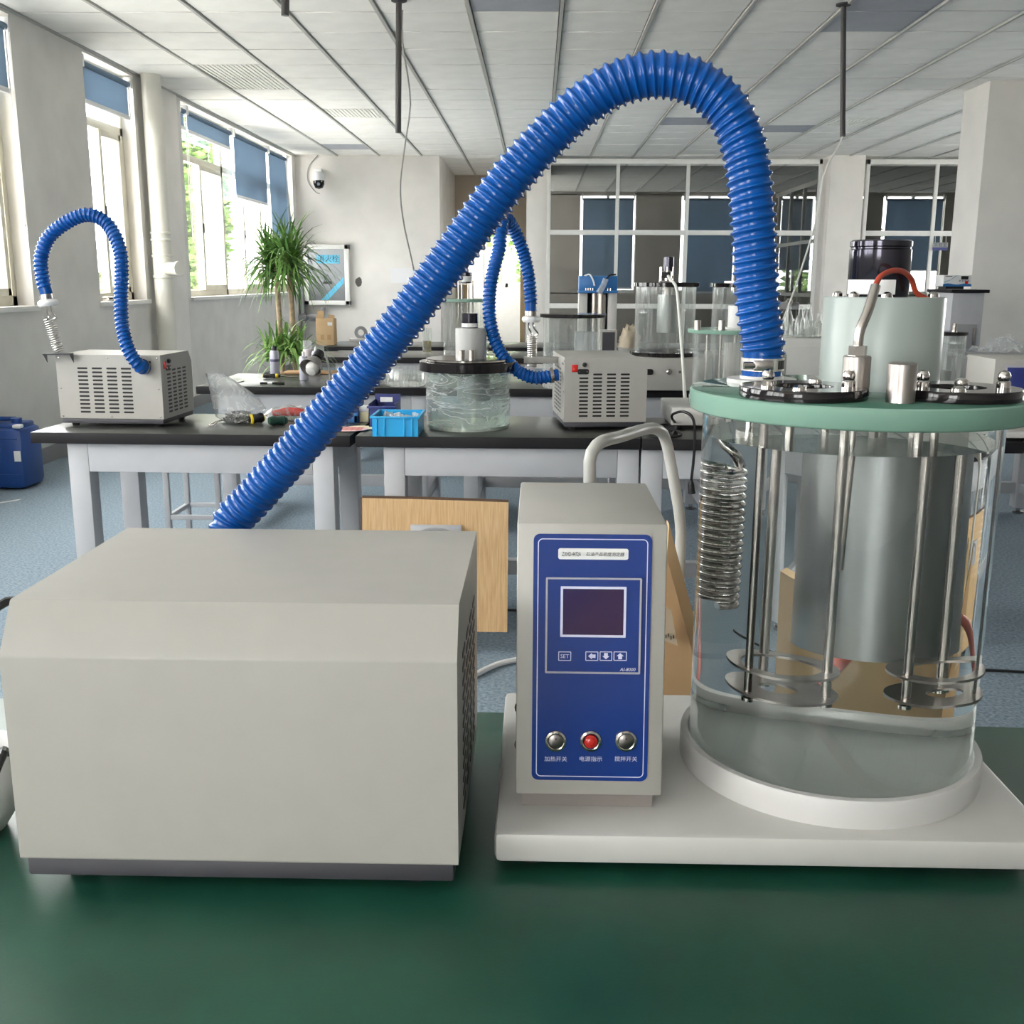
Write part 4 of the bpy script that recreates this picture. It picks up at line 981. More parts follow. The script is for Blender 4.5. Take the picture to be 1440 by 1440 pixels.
MB().lathe([(.0294, zs_+.004), (.0294, zs_+.018)], (JW.x+.008, JW.y-.015, 0), 28).build('motor_label', PAPER, mo)
for dx in (-.028, .008): MB().lathe([(0, zl+.01), (.0125, zl+.01), (.0125, zl+.045), (0, zl+.046)], (JW.x+.012+dx, JW.y-.11, 0), 20).build('tube_stub', STEELB, t)
MB().lathe([(.058, TOP2+.10), (.061, TOP2+.10), (.061, zl-.04), (.058, zl-.04)], (JW.x+.02, JW.y, 0), 40, closed=True).build('stirrer_tube', SLEEVE, t)
MB().lathe([(0, zl-.045), (.147, zl-.045), (.147, zl-.043), (0, zl-.043)], JW, 48).build('water_surface', thin('water_skin', (.80, .88, .85)), t)
# second tester: base, jar and green lid, mostly hidden by the big bath
a = on(943, 603, .752); b2z = Ys(945, 573, a.y).z
t = thing('density_tester', 'second density tester with green lid, standing behind the big blue hose', 'instrument', (a.x+.2, a.y+.2, TOP2))
MB().span((a.x, a.y, .764), (a.x+.42, a.y+.34, b2z), .006).build('base', CREAMB, t)
for x in (.03, .39):
    for y in (.03, .31): MB().lathe([(0, TOP2), (.015, TOP2), (.017, .765), (0, .765)], (a.x+x, a.y+y, 0), 14).build('rubber_foot', RUBBER, t)
J2 = Vector((Ys(1030, 460, a.y+.17).x, a.y+.17, 0)); zj = Ys(1000, 465, J2.y-.16).z
MB().lathe([(.143, b2z), (.152, b2z), (.152, b2z+.028), (.143, b2z+.028)], J2, 48, closed=True).build('collar', CREAMB, t)
jar(t, J2, .1425, b2z+.001, zj-.014)
l2 = MB().lathe([(0, zj-.014), (.165, zj-.014), (.166, zj-.012), (.166, zj-.002), (.164, zj), (0, zj)], J2, 64).build('lid', GREENGL, t)
for u in (981, 1015): q = Ys(u, 458, J2.y-.10); MB().lathe([(0, zj), (.0125, zj), (.0125, zj+.034), (0, zj+.035)], (q.x, q.y, 0), 18).build('tube_stub', STEELB, t)
MB().lathe([(0, zj), (.060, zj), (.060, zj+.006), (.048, zj+.006), (.048, zj+.085), (0, zj+.086)], (J2.x+.03, J2.y, 0), 36).build('motor_shroud', GREYRING, t)
MB().span((J2.x-.03, J2.y-.02, zj-.20), (J2.x+.05, J2.y-.014, zj-.05), .001).build('stirrer_plate', mat('pale_steel', (.62, .60, .58), .4, metal=.5), t)
MB().tube([(J2.x+.012, J2.y-.017, zj-.05), (J2.x+.012, J2.y-.017, zj)], .008, n=10).build('plate_stem', STEELB, t)
for dx in (-.10, -.05, .08): MB().tube([(J2.x+dx, J2.y-.05, b2z+.06), (J2.x+dx, J2.y-.05, zj-.01)], .0045, n=8).build('hanging_rod', STEEL, t)
# tester control box at the right edge
fy_ = 3.66
b0 = Ys(1400, 505, fy_); b1 = Ys(1400, 583, fy_)
t = thing('density_tester', 'grey instrument with dark blue front panel at right edge of the photo', 'instrument', (b0.x+.07, fy_+.1, TOP2))
MB().span((b0.x, fy_, .795), (b0.x+.24, fy_+.24, b0.z), .003).build('control_box', CREAM, t)
pn = MB().span((b0.x+.043, fy_-.002, .815), (b0.x+.20, fy_+.001, b0.z-.028), .0005).build('front_panel', NAVY, t)
MB().span((b0.x+.036, fy_-.0012, .80), (b0.x+.208, fy_+.001, b0.z-.020), .0005).build('panel_border', GREYLINE, t)
writing('SET', .012, LILAC, pn, Matrix.Translation((b0.x+.07, fy_-.003, .822)) @ FRONT)
MB().span((b0.x+.01, fy_+.01, .78), (b0.x+.23, fy_+.23, .797)).build('plinth', CREAM, t)
MB().span((b0.x-.03, fy_-.03, .760), (b0.x+.30, fy_+.28, .783), .005).build('base', CREAMB, t)
for x in (.0, .26):
    for y in (.0, .24): MB().lathe([(0, TOP2), (.015, TOP2), (.017, .761), (0, .761)], (b0.x+x, fy_+y, 0), 14).build('rubber_foot', RUBBER, t)
# black power lead: plug hanging over the bench edge
CBL = BLACK
pts = [on(905, 606, .757), on(925, 598, .757), on(948, 606, .757), on(950, 596, .765), Ys(945, 588, 3.70), Ys(947, 582, 3.66), Ys(962, 579, 3.60), Ys(975, 590, 3.585), Ys(977, 620, 3.585), Ys(975, 650, 3.585), Ys(972, 676, 3.585)]
t = thing('power_lead', 'black power lead looped on the bench, its plug hanging over the front edge', 'cable', pts[0])
MB().tube(spline(pts, .01), .0048, n=7).build('cord', CBL, t)
MB().tube([pts[-1], Ys(972, 682, 3.585), Ys(973, 694, 3.585)], .012, n=10, radii=[.007, .011, .013]).build('plug', CBL, t)
pts = [on(908, 601, .756), on(935, 597, .757), on(950, 603, .757), on(940, 612, .757), on(925, 606, .757), on(912, 612, .757), on(930, 616, .757), on(958, 611, .757), on(935, 600, .762), on(915, 605, .762)]
tag(MB().tube(spline(pts, .012), .0045, n=6).build('coiled_cable', CBL), 'tangled black cable lying on the bench right of red-switch chiller', 'cable')
# cyan bin
a = on(521, 614); b = on(590, 615); bz = Ys(521, 586, a.y).z; dpt = .20
t = thing('storage_bin', 'bright cyan plastic bin of small clear parts at front edge of bench', 'bin', ((a.x+b.x)/2, a.y+.1, TOP2))
x0, x1, y0, y1, hb = a.x+.006, b.x-.006, a.y+.004, a.y+dpt, bz-TOP2
m = MB()
m.span((x0, y0, TOP2), (x1, y1, TOP2+.004)); wthk = .003
m.span((x0, y0, TOP2), (x1, y0+wthk, bz)); m.span((x0, y1-wthk, TOP2), (x1, y1, bz)); m.span((x0, y0, TOP2), (x0+wthk, y1, bz)); m.span((x1-wthk, y0, TOP2), (x1, y1, bz)); m.build('shell', CYAN, t)
m = MB(); o_ = .007
m.span((x0-o_, y0-o_, bz-.006), (x1+o_, y0+.002, bz+.001), .001); m.span((x0-o_, y1-.002, bz-.006), (x1+o_, y1+o_, bz+.001), .001); m.span((x0-o_, y0, bz-.006), (x0+.002, y1, bz+.001), .001); m.span((x1-.002, y0, bz-.006), (x1+o_, y1, bz+.001), .001); m.build('rim', CYAN, t)
W_ = x1-x0
for k in (.10, .27, .70, .87): MB().span((x0+W_*k-.0025, y0-.005, TOP2+.003), (x0+W_*k+.0025, y0+.001, bz-.006), .001).build('rib', CYAN, t)
m = MB(); rs = random.Random(9)
for k in range(150):
    c = Vector((rs.uniform(x0+.015, x1-.015), rs.uniform(y0+.015, y1-.015), TOP2+.008+rs.random()*.05)); m.box(c, (.022, .012, .008), rot=Euler((rs.random()*3, rs.random()*3, rs.random()*3)).to_matrix())
tag(m.build('clear_parts', thin('clear_parts', (.8, .85, .88), milk=.5), None), 'heap of small clear plastic parts lying inside the cyan bin', 'parts', kind='stuff')
# navy bin behind it
a = on(519, 600); b = on(557, 600); y = a.y+.0
y = y1+.03; a = Ys(519, 600, y); b = Ys(556, 600, y); zt = Ys(530, 568, y).z
t = thing('storage_bin', 'small navy blue bin standing behind the cyan bin', 'bin', ((a.x+b.x)/2, y+.08, TOP2))
m = MB()
m.span((a.x, y, TOP2), (b.x, y+.003, zt-.012)); m.span((a.x, y+.16, TOP2), (b.x, y+.163, zt+.02)); m.span((a.x, y, TOP2), (a.x+.003, y+.16, zt)); m.span((b.x-.003, y, TOP2), (b.x, y+.16, zt)); m.span((a.x, y, TOP2), (b.x, y+.16, TOP2+.003)); m.build('shell', NAVY, t)
MB().span((a.x-.006, y-.006, zt-.016), (b.x+.006, y+.002, zt-.008), .001).build('rim', NAVY, t)
MB().span((a.x+.02, y+.157, zt-.01), (b.x-.03, y+.1595, zt+.008)).build('bin_label', PAPER, t)
# blue framed gadget and white box left of it
yg = 3.97
a, b = Ys(476, 600, yg), Ys(504, 600, yg); zt = Ys(490, 571, yg).z
t = thing('blue_holder', 'small blue framed holder with dark inside, right behind the leaning hose', 'holder', ((a.x+b.x)/2, yg, TOP2))
m = MB(); m.span((a.x-.03, yg, TOP2), (a.x-.018, yg+.06, zt), .003); m.span((b.x-.018, yg, TOP2), (b.x, yg+.06, zt+.012), .003); m.span((a.x-.03, yg, TOP2), (b.x, yg+.06, TOP2+.03), .003); m.build('frame', mat('mid_blue_plastic', (.03, .13, .33), .35), t)
MB().span((a.x-.018, yg+.045, TOP2+.03), (b.x-.018, yg+.052, zt-.004)).build('back', BLACK, t); MB().span((a.x-.03, yg-.003, TOP2+.004), (a.x+.03, yg, TOP2+.026)).build('paper_label', PAPER, t)
a, b = Ys(503, 600, yg+.03), Ys(520, 600, yg+.03); zt = Ys(511, 573, yg+.03).z
t = thing('white_box', 'small white box with pale grey base between blue holder and navy bin', 'box', ((a.x+b.x)/2, yg+.04, TOP2))
MB().span((a.x+.004, yg+.03, TOP2), (b.x-.004, yg+.10, TOP2+.04), .002).build('base', PALEY, t); MB().span((a.x, yg+.026, TOP2+.04), (b.x, yg+.104, zt), .003).build('lid', WHITEPL, t)
# round paper cards
for k, (u, v, rx, ry, m_, lb) in enumerate(((489, 605, .075, .055, PINK, 'pink round paper card printed with red grid lines beside cyan bin'), (508, 602, .055, .05, PALEY, 'pale yellow round paper card tucked under the pink one'))):
    c = on(u, v); q = MB(); q.prism([(rx*math.cos(k_*PI/16), ry*math.sin(k_*PI/16)) for k_ in range(32)], lambda x, y: (c.x+x, c.y+y, TOP2+(.0035 if k == 0 else .0005)), (0, 0, .002))
    o = q.build('paper_card', m_); tag(o, lb, 'paper card')
    if k == 0:
        g = MB(); lz = TOP2+.0058
        for j in (-2, -1, 0, 1, 2):
            g.tube([(c.x-.05, c.y+j*.016, lz), (c.x+.055, c.y+j*.016+.004, lz)], .0006, n=4); g.tube([(c.x+j*.02, c.y-.042, lz), (c.x+j*.02-.004, c.y+.042, lz)], .0006, n=4)
        g.build('grid_print', RED, o)
# bag of screws
c = on(335, 596)
m = MB(); rs = random.Random(4); rings = []
BS = 1.18
SEC = [(.00, .055, .045, 0, 0), (.015, .078, .055, 0, 0), (.04, .080, .055, -.004, 0), (.07, .070, .045, -.02, .01), (.10, .055, .032, -.045, .02), (.13, .040, .020, -.068, .025), (.15, .028, .006, -.088, .03)]
for h, rx, ry, ox, oy in SEC:
    rings.append([m.b.verts.new((c.x+(ox+rx)*0+BS*ox+BS*rx*math.cos(2*PI*k/28)*(1+rs.uniform(-.12, .12)), c.y+.05+oy+ry*math.sin(2*PI*k/28)*(1+rs.uniform(-.16, .16)), TOP2+.001+BS*h+rs.uniform(0, .006)*(h > 0))) for k in range(28)])
for i_, (A, B) in enumerate(zip(rings[:-1], rings[1:])):
    m.mi = 1 if i_ < 2 else 0
    for k in range(28): m._tag([m.b.faces.new((A[k], A[(k+1) % 28], B[(k+1) % 28], B[k]))])
m._tag([m.b.faces.new(rings[0][::-1])])
bag = thing('plastic_bag', 'clear plastic bag standing open with a heap of screws inside', 'bag', (c.x, c.y+.05, TOP2))
m.build('film', [BAGF, thin('clear_bag_film', (.94, .95, .95), milk=.06, wrinkle_glint=.3, wscale=12)], bag, smooth=60)
MB().tube([(c.x+.03, c.y+.04, TOP2+.075), (c.x+.028, c.y+.04, TOP2+.10), (c.x+.036, c.y+.045, TOP2+.085)], .006, n=5, radii=[.012, .007, .003]).build('bag_corner', BAGF, bag)
m = MB()
for k in range(260):
    a = rs.uniform(0, 2*PI); r_ = rs.random()**.5; q = Vector((c.x+.07*r_*math.cos(a), c.y+.05+.046*r_*math.sin(a), TOP2+.006+rs.random()*.05*(1.2-r_)))
    d = Vector((rs.gauss(0, 1), rs.gauss(0, 1), rs.gauss(0, .4))).normalized()*.009; m.tube([q-d, q+d*.6, q+d], .002, n=5, radii=[.0016, .0016, .004])
tag(m.build('screws', TIN2), 'heap of small dark metal screws inside the clear bag', 'screws', kind='stuff')
# screwdrivers, pliers leads, red tool in film
def driver(p0, p1, tip, hr, hm, cm, label):
    p0, p1, tip = Vector(p0), Vector(p1), Vector(tip); d = (p1-p0).normalized(); L_ = (p1-p0).length
    t = thing('screwdriver', label, 'screwdriver', p0)
    MB().lathe([(0, 0), (hr*.8, .002), (hr, L_*.2), (hr*.8, L_*.45), (hr*.95, L_*.7), (hr*.6, L_), (0, L_)], p0, 14, axis=d).build('handle', hm, t)
    MB().lathe([(0, -.002), (hr*.75, -.001), (hr*.82, .006), (hr*.82, L_*.1)], p0, 14, axis=d).build('butt_cap', cm, t)
    MB().lathe([(hr*.85, L_*.72), (hr*.98, L_*.75), (hr*.9, L_*.86), (hr*.7, L_*.9)], p0, 14, axis=d).build('band', cm, t)
    MB().tube([p1-d*.003, tip], .003, n=8).build('blade', STEEL, t)
c = on(372, 594); driver(c+Vector((.0, -.01, .021)), c+Vector((-.05, -.04, .016)), c+Vector((-.085, -.065, .005)), .02, BLACK, YELLOW, 'stubby yellow and black screwdriver lying beside the bag of screws')
c = on(381, 598); driver(c+Vector((0, -.02, .019)), c+Vector((.055, .02, .016)), c+Vector((.14, .08, .004)), .019, DKGREEN, DKGREEN, 'dark green handled screwdriver on the left bench, near the hose')
pts = [on(294, 598, .756), on(303, 593, .756), on(310, 591, .757), on(322, 589, .756)]
t = thing('pliers', 'small steel tweezers lying on the left bench beside the chiller', 'tweezers', pts[0])
MB().tube([pts[0], pts[1], pts[3]], .003, n=6).build('arm', STEEL, t); MB().tube([pts[0], on(300, 598, .756), on(307, 592, .758)], .003, n=6).build('arm', STEEL, t)
t.name = 'tweezers'
c = on(405, 590)
t = thing('tool_pouch', 'red handled tool in a crumpled clear film pouch behind the hose', 'pouch', c)
MB().tube([c+Vector((-.06, .01, .022)), c+Vector((0, .012, .030)), c+Vector((.06, .02, .026))], .012, n=10, radii=[.012, .018, .014]).build('red_handle', RED, t)
m = MB(); rings = []
for i in range(8):
    x = -.10+.2*i/7; hh = .052*math.sin(PI*(i+.6)/8.2)
    rings.append([m.b.verts.new((c.x+x+rs.uniform(-.006, .006), c.y+.015+.045*math.cos(PI*k/9), TOP2+.002+max(0, hh*math.sin(PI*k/9)+rs.uniform(-.006, .008)*(0 < k < 9)))) for k in range(10)])
for A, B in zip(rings[:-1], rings[1:]):
    for k in range(9): m.b.faces.new((A[k], A[k+1], B[k+1], B[k]))
m.build('film', MATS['clear_bag_film'], t, smooth=60, recalc=False)

# ================================================================ third row
def can(u0, u1, vt, vb, label, capm, capw=.5, y=None, capd=.022):
    c = on((u0+u1)/2, vb); r = (Ys(u1, vb, c.y).x-Ys(u0, vb, c.y).x)/2; zt = Ys((u0+u1)/2, vt, c.y).z
    cy_ = c.y+r
    t = thing('spray_can', label, 'can', (c.x, cy_, TOP2)); h = zt-TOP2
    MB().lathe([(0, 0), (r*.95, 0), (r, .004), (r, h-capd-.018), (r*.94, h-capd-.012), (r*.72, h-capd-.002), (0, h-capd-.002)], (c.x, cy_, TOP2), 24).build('body', TINGREY, t)
    MB().lathe([(0, h-capd-.003), (r*capw, h-capd-.003), (r*capw, h-.006), (r*capw*.8, h), (0, h)], (c.x, cy_, TOP2), 20).build('cap', capm, t)
    for z in (.48,): MB().lathe([(r+.0004, h*z), (r+.0004, h*z+.014)], (c.x, cy_, TOP2), 24).build('printed_band', mat('dark_print', (.09, .09, .16), .4), t)
can(379, 392, 487, 529, 'grey spray can with black cap on third-row bench', BLACK, .62)
can(420, 433, 495, 535, 'short printed spray can with thin nozzle, left of the desk lamp', WHITEPL, .3)
can(438, 449, 488, 527, 'printed spray can half hidden behind the desk lamp', WHITEPL, .3)
c = on(432, 524); t = thing('spray_can', 'pale can with tall clear cap behind the short printed can', 'can', (c.x, c.y, TOP2))
zc_ = Ys(432, 479, c.y).z-TOP2
MB().lathe([(0, 0), (.026, 0), (.026, zc_*.72), (0, zc_*.73)], (c.x, c.y+.03, TOP2), 22).build('body', mat('pale_lilac_tin', (.62, .58, .62), .35), t)
MB().lathe([(.025, zc_*.73), (.025, zc_*.99), (0, zc_)], (c.x, c.y+.03, TOP2), 22).build('cap', thin('clear_cap', (.9, .9, .9), milk=.25), t)
c = on(370, 532); driver(c+Vector((0, 0, .014)), c+Vector((.092, .01, .012)), c+Vector((.19, .02, .004)), .0135, BLACK, YELLOW, 'long yellow and black screwdriver lying on third-row bench')
a, b = on(366, 539, .757), on(400, 539, .757)
t = thing('marker_pen', 'black marker pen lying parallel to the front edge of third-row bench', 'pen', a)
MB().cyl(a, a+(b-a)*.62, .006, n=12).build('barrel', BLACK, t); MB().cyl(a+(b-a)*.62, b, .0068, n=12).build('cap', BLACK, t)
MB().cyl(a+(b-a)*.3, a+(b-a)*.5, .0062, n=12).build('printed_band', PAPER, t)
tag(MB().tube([on(334, 538, .753), on(343, 536, .753)], .0022, n=6).build('short_lead', BLACK), 'tiny black pencil lead on third-row bench near its left end', 'pencil lead')
c = on(432, 527); tag(MB().box((c.x, c.y+.10, TOP2+.006), (.30, .16, .010), .003, rot=Euler((0, 0, .06)).to_matrix()).build('clipboard', CARD), 'brown clipboard lying flat behind the spray cans', 'clipboard')
# desk lamp
base_ = on(466, 541); yl = base_.y+.02
hc = Ys(444, 519, yl)
t = thing('desk_lamp', 'grey gooseneck desk lamp with white bulb on third-row bench', 'lamp', (base_.x, yl, TOP2))
ax = Vector((-.25, -.75, -.5)).normalized(); hd = Ys(449, 498, yl+.06)
MB().lathe([(.0, -.01), (.026, -.008), (.028, .03), (.024, .036)], hd, 22, axis=ax).build('socket_cap', BLACK, t)
sh_ = MB().lathe([(.024, .030), (.034, .040), (.052, .085), (.058, .105), (.0565, .105), (.050, .085), (.031, .042)], hd+Vector((-.003, 0, -.012)), 30, axis=ax).build('lamp_shade', mat('grey_shade', (.20, .19, .18), .35), t)
MB().lathe([(.014, .03), (.018, .05), (.034, .080), (.036, .10), (.026, .122), (0, .132)], hd+Vector((.004, 0, -.016)), 24, axis=ax).build('bulb', BULB, sh_)
MB().tube(spline([hd, hd+Vector((.015, .03, .012)), Ys(458, 500, yl+.05), Ys(463, 520, yl+.04), Ys(465, 535, yl+.01), Vector((base_.x, yl, TOP2+.02))], .01), .006, n=8).build('gooseneck', GREYPIPE, t)
MB().lathe([(0, 0), (.06, 0), (.062, .012), (.03, .02), (0, .022)], (base_.x+.015, yl+.03, TOP2), 28).build('base', BLACK, t)
# glass dish and beaker behind the hose, white foam pads
c = on(567, 545); R_ = .105
t = thing('glass_dish', 'wide clear glass dish on third-row bench between hose and wrapped jar', 'dish', (c.x, c.y+R_, TOP2))
zt = Ys(567, 519, c.y).z-TOP2
MB().lathe([(0, .0), (R_*.9, 0), (R_, .008), (R_, zt*.9), (R_*.93, zt), (R_*.92, zt), (R_*.985, zt*.88), (R_*.985, .012), (0, .008)], (c.x, c.y+R_, TOP2), 48, closed=False).build('glass', CLEAR, t)
c2 = on(600, 497)
zt2 = Ys(600, 462, c2.y).z
t = thing('glass_beaker', 'tall narrow glass beaker standing on fourth-row bench by the hose', 'beaker', (c2.x, c2.y+.03, TOP2))
r_ = (Ys(606, 480, c2.y).x-Ys(593, 480, c2.y).x)/2
MB().lathe([(0, 0), (r_, 0), (r_, zt2-TOP2), (r_*.94, zt2-TOP2), (r_*.94, .006), (0, .006)], (c2.x, c2.y+r_, TOP2), 28).build('glass', CLEAR, t)
MB().lathe([(0, .008), (r_*.9, .008), (r_*.9, .09), (0, .09)], (c2.x, c2.y+r_, TOP2), 24).build('oil', thin('pale_oil', (.72, .66, .48)), t)
for k, (u, v, w_, lb) in enumerate(((529, 543, .05, 'white foam pad leaning low beside the glass dish'), (610, 541, .05, 'white foam pad between glass dish and wrapped jar'))):
    c = on(u, v); tag(MB().box((c.x, c.y+.05, TOP2+.03), (w_, .09, .055), .02).build('foam_pad', WHITEPL), lb, 'foam pad')

def simple_bath(label, c, R, z0, zl, lidR, lidm, lt=.018, name='density_bath'):
    t = thing(name, label, 'jar', (c.x, c.y, z0)); jar(t, c, R, z0, zl-lt)
    MB().lathe([(0, zl-lt), (lidR-.002, zl-lt), (lidR, zl-lt+.002), (lidR, zl-.002), (lidR-.002, zl), (0, zl)], c, 56).build('lid', lidm, t); return t
# J5 black lidded jar behind chiller
c = Vector((Ys(806, 445, 5.42).x, 5.42, 0)); zl = Ys(806, 441, 5.42).z
t = simple_bath('clear jar with plain black lid behind the red-switch chiller', c, .150, TOP2, zl, .168, BLACKG)
MB().span((c.x+.01, c.y-.05, TOP2+.02), (c.x+.12, c.y+.05, zl-.09), .002).build('inner_box', thin('hazy_inner', (.75, .76, .8), milk=.35), t)
# J3: big jar on white electric base
zb = Ys(933, 503, 5.25).z; zl = Ys(935, 397, 5.42).z
c = Vector((Ys(935, 450, 5.42).x, 5.42, 0))
a, b = Ys(875, 545, 5.25), Ys(1000, 545, 5.25)
t = simple_bath('tall clear jar on white socketed base with little motor on black lid', c, .150, zb+.012, zl, .165, BLACKG, .022)
MB().span((a.x, 5.23, TOP2+.002), (b.x, 5.62, zb), .006).build('base', CREAM, t)
MB().lathe([(.150, zb), (.172, zb), (.172, zb+.020), (.150, zb+.020)], c, 56, closed=True).build('black_collar', BLACKG, t)
pz = Ys(912, 523, 5.23)
q = MB(); q.prism(rrect(.045, .028, .010), lambda x, z: (pz.x+x, 5.226, pz.z+z), (0, .006, 0)); q.build('power_inlet', BLACK, t)
for u, r_ in ((941, .014), (956, .007)):
    pz = Ys(u, 523, 5.23); MB().lathe([(r_, 0), (r_, .006), (r_*.6, .012), (0, .012)], (pz.x, 5.23, pz.z), 16, axis=(0, -1, 0)).build('socket', STEEL, t)
MB().lathe([(.048, zb+.115), (.052, zb+.115), (.052, zl-.06), (.048, zl-.06)], (c.x+.012, c.y, 0), 36, closed=True).build('stirrer_tube', SLEEVE, t)
MB().tube([(c.x+.012, c.y, zl-.07), (c.x+.012, c.y, zl-.01)], .02, n=12).build('tube_neck', STEELB, t)
gk = MB(); gz = zl
gk.span((c.x-.035, c.y-.03, zl), (c.x+.035, c.y+.03, zl+.008)); gk.span((c.x-.03, c.y-.022, zl+.05), (c.x+.035, c.y+.022, zl+.056))
gk.build('motor_plate', STEELB, t)
for dx in (-.028, .0, .03):
    for dy in (-.02, .02): MB().tube([(c.x+dx, c.y+dy, zl+.004), (c.x+dx, c.y+dy, zl+.075)], .004, n=8).build('stand_rod', CHROME, t)
MB().span((c.x-.028, c.y-.036, zl+.02), (c.x+.012, c.y-.024, zl+.05), .001).build('terminal_block', BLACK, t)
mz = Ys(937, 361, 5.42).z
MB().lathe([(0, zl+.056), (.026, zl+.056), (.026, mz-.002), (0, mz)], (c.x+.01, c.y, 0), 24).build('motor', mat('black_chrome', (.05, .048, .06), .12), t)
wp = [Vector((c.x+.005, c.y-.035, zl+.03)), Ys(943, 394, 5.30), Ys(951, 404, 5.22), Ys(955, 440, 5.15), Ys(958, 480, 5.0), Ys(961, 520, 4.7), Ys(963, 555, 4.3), Ys(965, 577, 3.95), Vector((a_ := Ys(966, 583, 3.84)).to_tuple())]
tag(MB().tube(spline(wp, .04), .0075, n=8).build('motor_cable', WIRE), 'white cable drooping from the little motor down to the second tester base', 'cable')
# J4
c = Vector((Ys(1046, 400, 5.75).x, 5.56, 0)); c.x = Ys(1046, 400, 5.56).x; zl = Ys(1046, 398, 5.56).z
t = simple_bath('tall clear jar with black lid half hidden behind the big hose', c, .155, TOP2+.17, zl, .17, BLACKG, .022)
MB().span((c.x-.16, 5.38, TOP2+.002), (c.x+.2, 5.74, TOP2+.17), .006).build('base', CREAM, t)
MB().lathe([(0, zl), (.10, zl), (.10, zl+.01), (0, zl+.01)], c, 30).build('lid_disc', STEELB, t)
# glass dish with tools standing on 4th row: tall jar with green glass plate
c = Vector((Ys(655, 420, 7.85).x, 7.85, 0)); zl = Ys(655, 420, 7.85).z
t = simple_bath('tall glass jar under pale green plate with motor and hooks, before doorway', c, .165, TOP2, zl, .215, GREENGL, .022)
for dx, h_ in ((-.05, .14), (-.025, .13), (.02, .15), (.05, .13)):
    for dy in (-.03, .03): MB().tube([(c.x+dx, c.y+dy, zl-.16), (c.x+dx, c.y+dy, zl+h_)], .005, n=6).build('support_rod', STEEL, t)
MB().span((c.x-.07, c.y-.05, zl+.10), (c.x+.07, c.y+.05, zl+.108)).build('motor_plate', STEELB, t)
mz = Ys(655, 383, 7.85).z
mo = MB().lathe([(0, zl+.11), (.045, zl+.11), (.045, mz), (0, mz)], (c.x+.0, c.y, 0), 20).build('motor', mat('black_chrome', (.05, .048, .06), .12), t)
MB().lathe([(.0455, zl+.12), (.0455, zl+.16)], (c.x, c.y, 0), 20).build('motor_label', PAPER, mo)
# cardboard box and tape dispenser on the fifth row
c = Zs(457, 483, .75); y = 8.72
a, b = Ys(445, 482, y), Ys(470, 482, y); zt = Ys(457, 448, y).z
t = thing('cardboard_box', 'tall brown cardboard box with open flaps below the hydrant cabinet', 'box', ((a.x+b.x)/2, y, .7505))
MB().span((a.x, y, .7515), (b.x, y+.13, zt), .003).build('body', CARDL, t)
for x_, dz_, yy in ((a.x+.02, .035, y+.01), (b.x-.03, .03, y+.02), (a.x+.01, .06, y+.12)): MB().box((x_+.01, yy, zt+dz_/2), (.05, .004, dz_), rot=Euler((.3, .1, 0)).to_matrix()).build('flap', CARDL, t)
MB().span((b.x-.05, y-.001, zt-.055), (b.x-.012, y, zt-.03)).build('label', PAPER, t)
for k in (.25, .62): MB().span((a.x+(b.x-a.x)*k, y-.001, zt-.17), (a.x+(b.x-a.x)*k+.03, y, zt-.13)).build('printed_mark', CARD, t)
c = Zs(505, 480, .75)
t = thing('tape_dispenser', 'small grey tape dispenser on the farthest bench left of the hose', 'dispenser', c)
MB().box((c.x-.02, c.y+.05, .763), (.14, .07, .024), .006).build('base', GREYRING, t)
MB().lathe([(.028, -.015), (.055, -.015), (.055, .015), (.028, .015)], (c.x+.01, c.y+.05, .823), 24, axis=(0, 1, 0), closed=True).build('tape_roll', GREYPIPE, t)
# blue-headed instrument on fourth row
y = 7.62; a, b = Ys(814, 412, y), Ys(868.5, 388, y); lb = Ys(815, 470, y)
t = thing('distillation_unit', 'white two-legged instrument with blue head and wrapped tube before the glazed panes', 'instrument', ((a.x+b.x)/2, y, TOP2))
MB().span((a.x, y-.01, a.z+.015), (b.x, y+.16, b.z), .004).build('head', HEADB, t)
MB().span((a.x-.004, y-.03, a.z), (b.x+.004, y+.16, a.z+.018), .003).build('head_shelf', HEADB, t)
ww = (b.x-a.x)*.23
MB().span((a.x, y, TOP2), (a.x+ww, y+.16, a.z), .004).build('leg_panel', CREAMB, t); MB().span((b.x-ww, y, TOP2), (b.x, y+.16, a.z), .004).build('leg_panel', CREAMB, t)
MB().span((a.x+ww, y+.12, TOP2), (b.x-ww, y+.15, a.z)).build('dark_back', BLACK, t)
for k, r_ in ((.42, .030), (.60, .034)): MB().cyl((a.x+(b.x-a.x)*k, y+.05, TOP2+.001), (a.x+(b.x-a.x)*k, y+.05, a.z), r_, n=20).build('metal_column', STEEL, t)
for k in (.18, .24, .3, .36, .75, .82): MB().cyl((a.x+(b.x-a.x)*k, y-.02, a.z+.018), (a.x+(b.x-a.x)*k, y-.02, a.z+.034), .006, n=8).build('knob', CHROME, t)
w_ = MB().tube(spline([Ys(852, 392, y-.05), Ys(848, 402, y-.05), Ys(842, 412, y-.05)], .01), .02, n=12, radii=None); w_.build('wrapped_tube', BAGF, t)
MB().tube(spline([Ys(822, 388, y-.0), Ys(829, 386, y-.03), Ys(834, 394, y-.03), Ys(836, 402, y-.03)], .01), .006, n=6).build('white_tube', WHITEPL, t)
MB().tube(spline([Ys(852, 393, y-.02), Ys(858, 387, y-.03), Ys(866, 386, y-.02)], .01), .006, n=6).build('black_tube', BLACK, t)
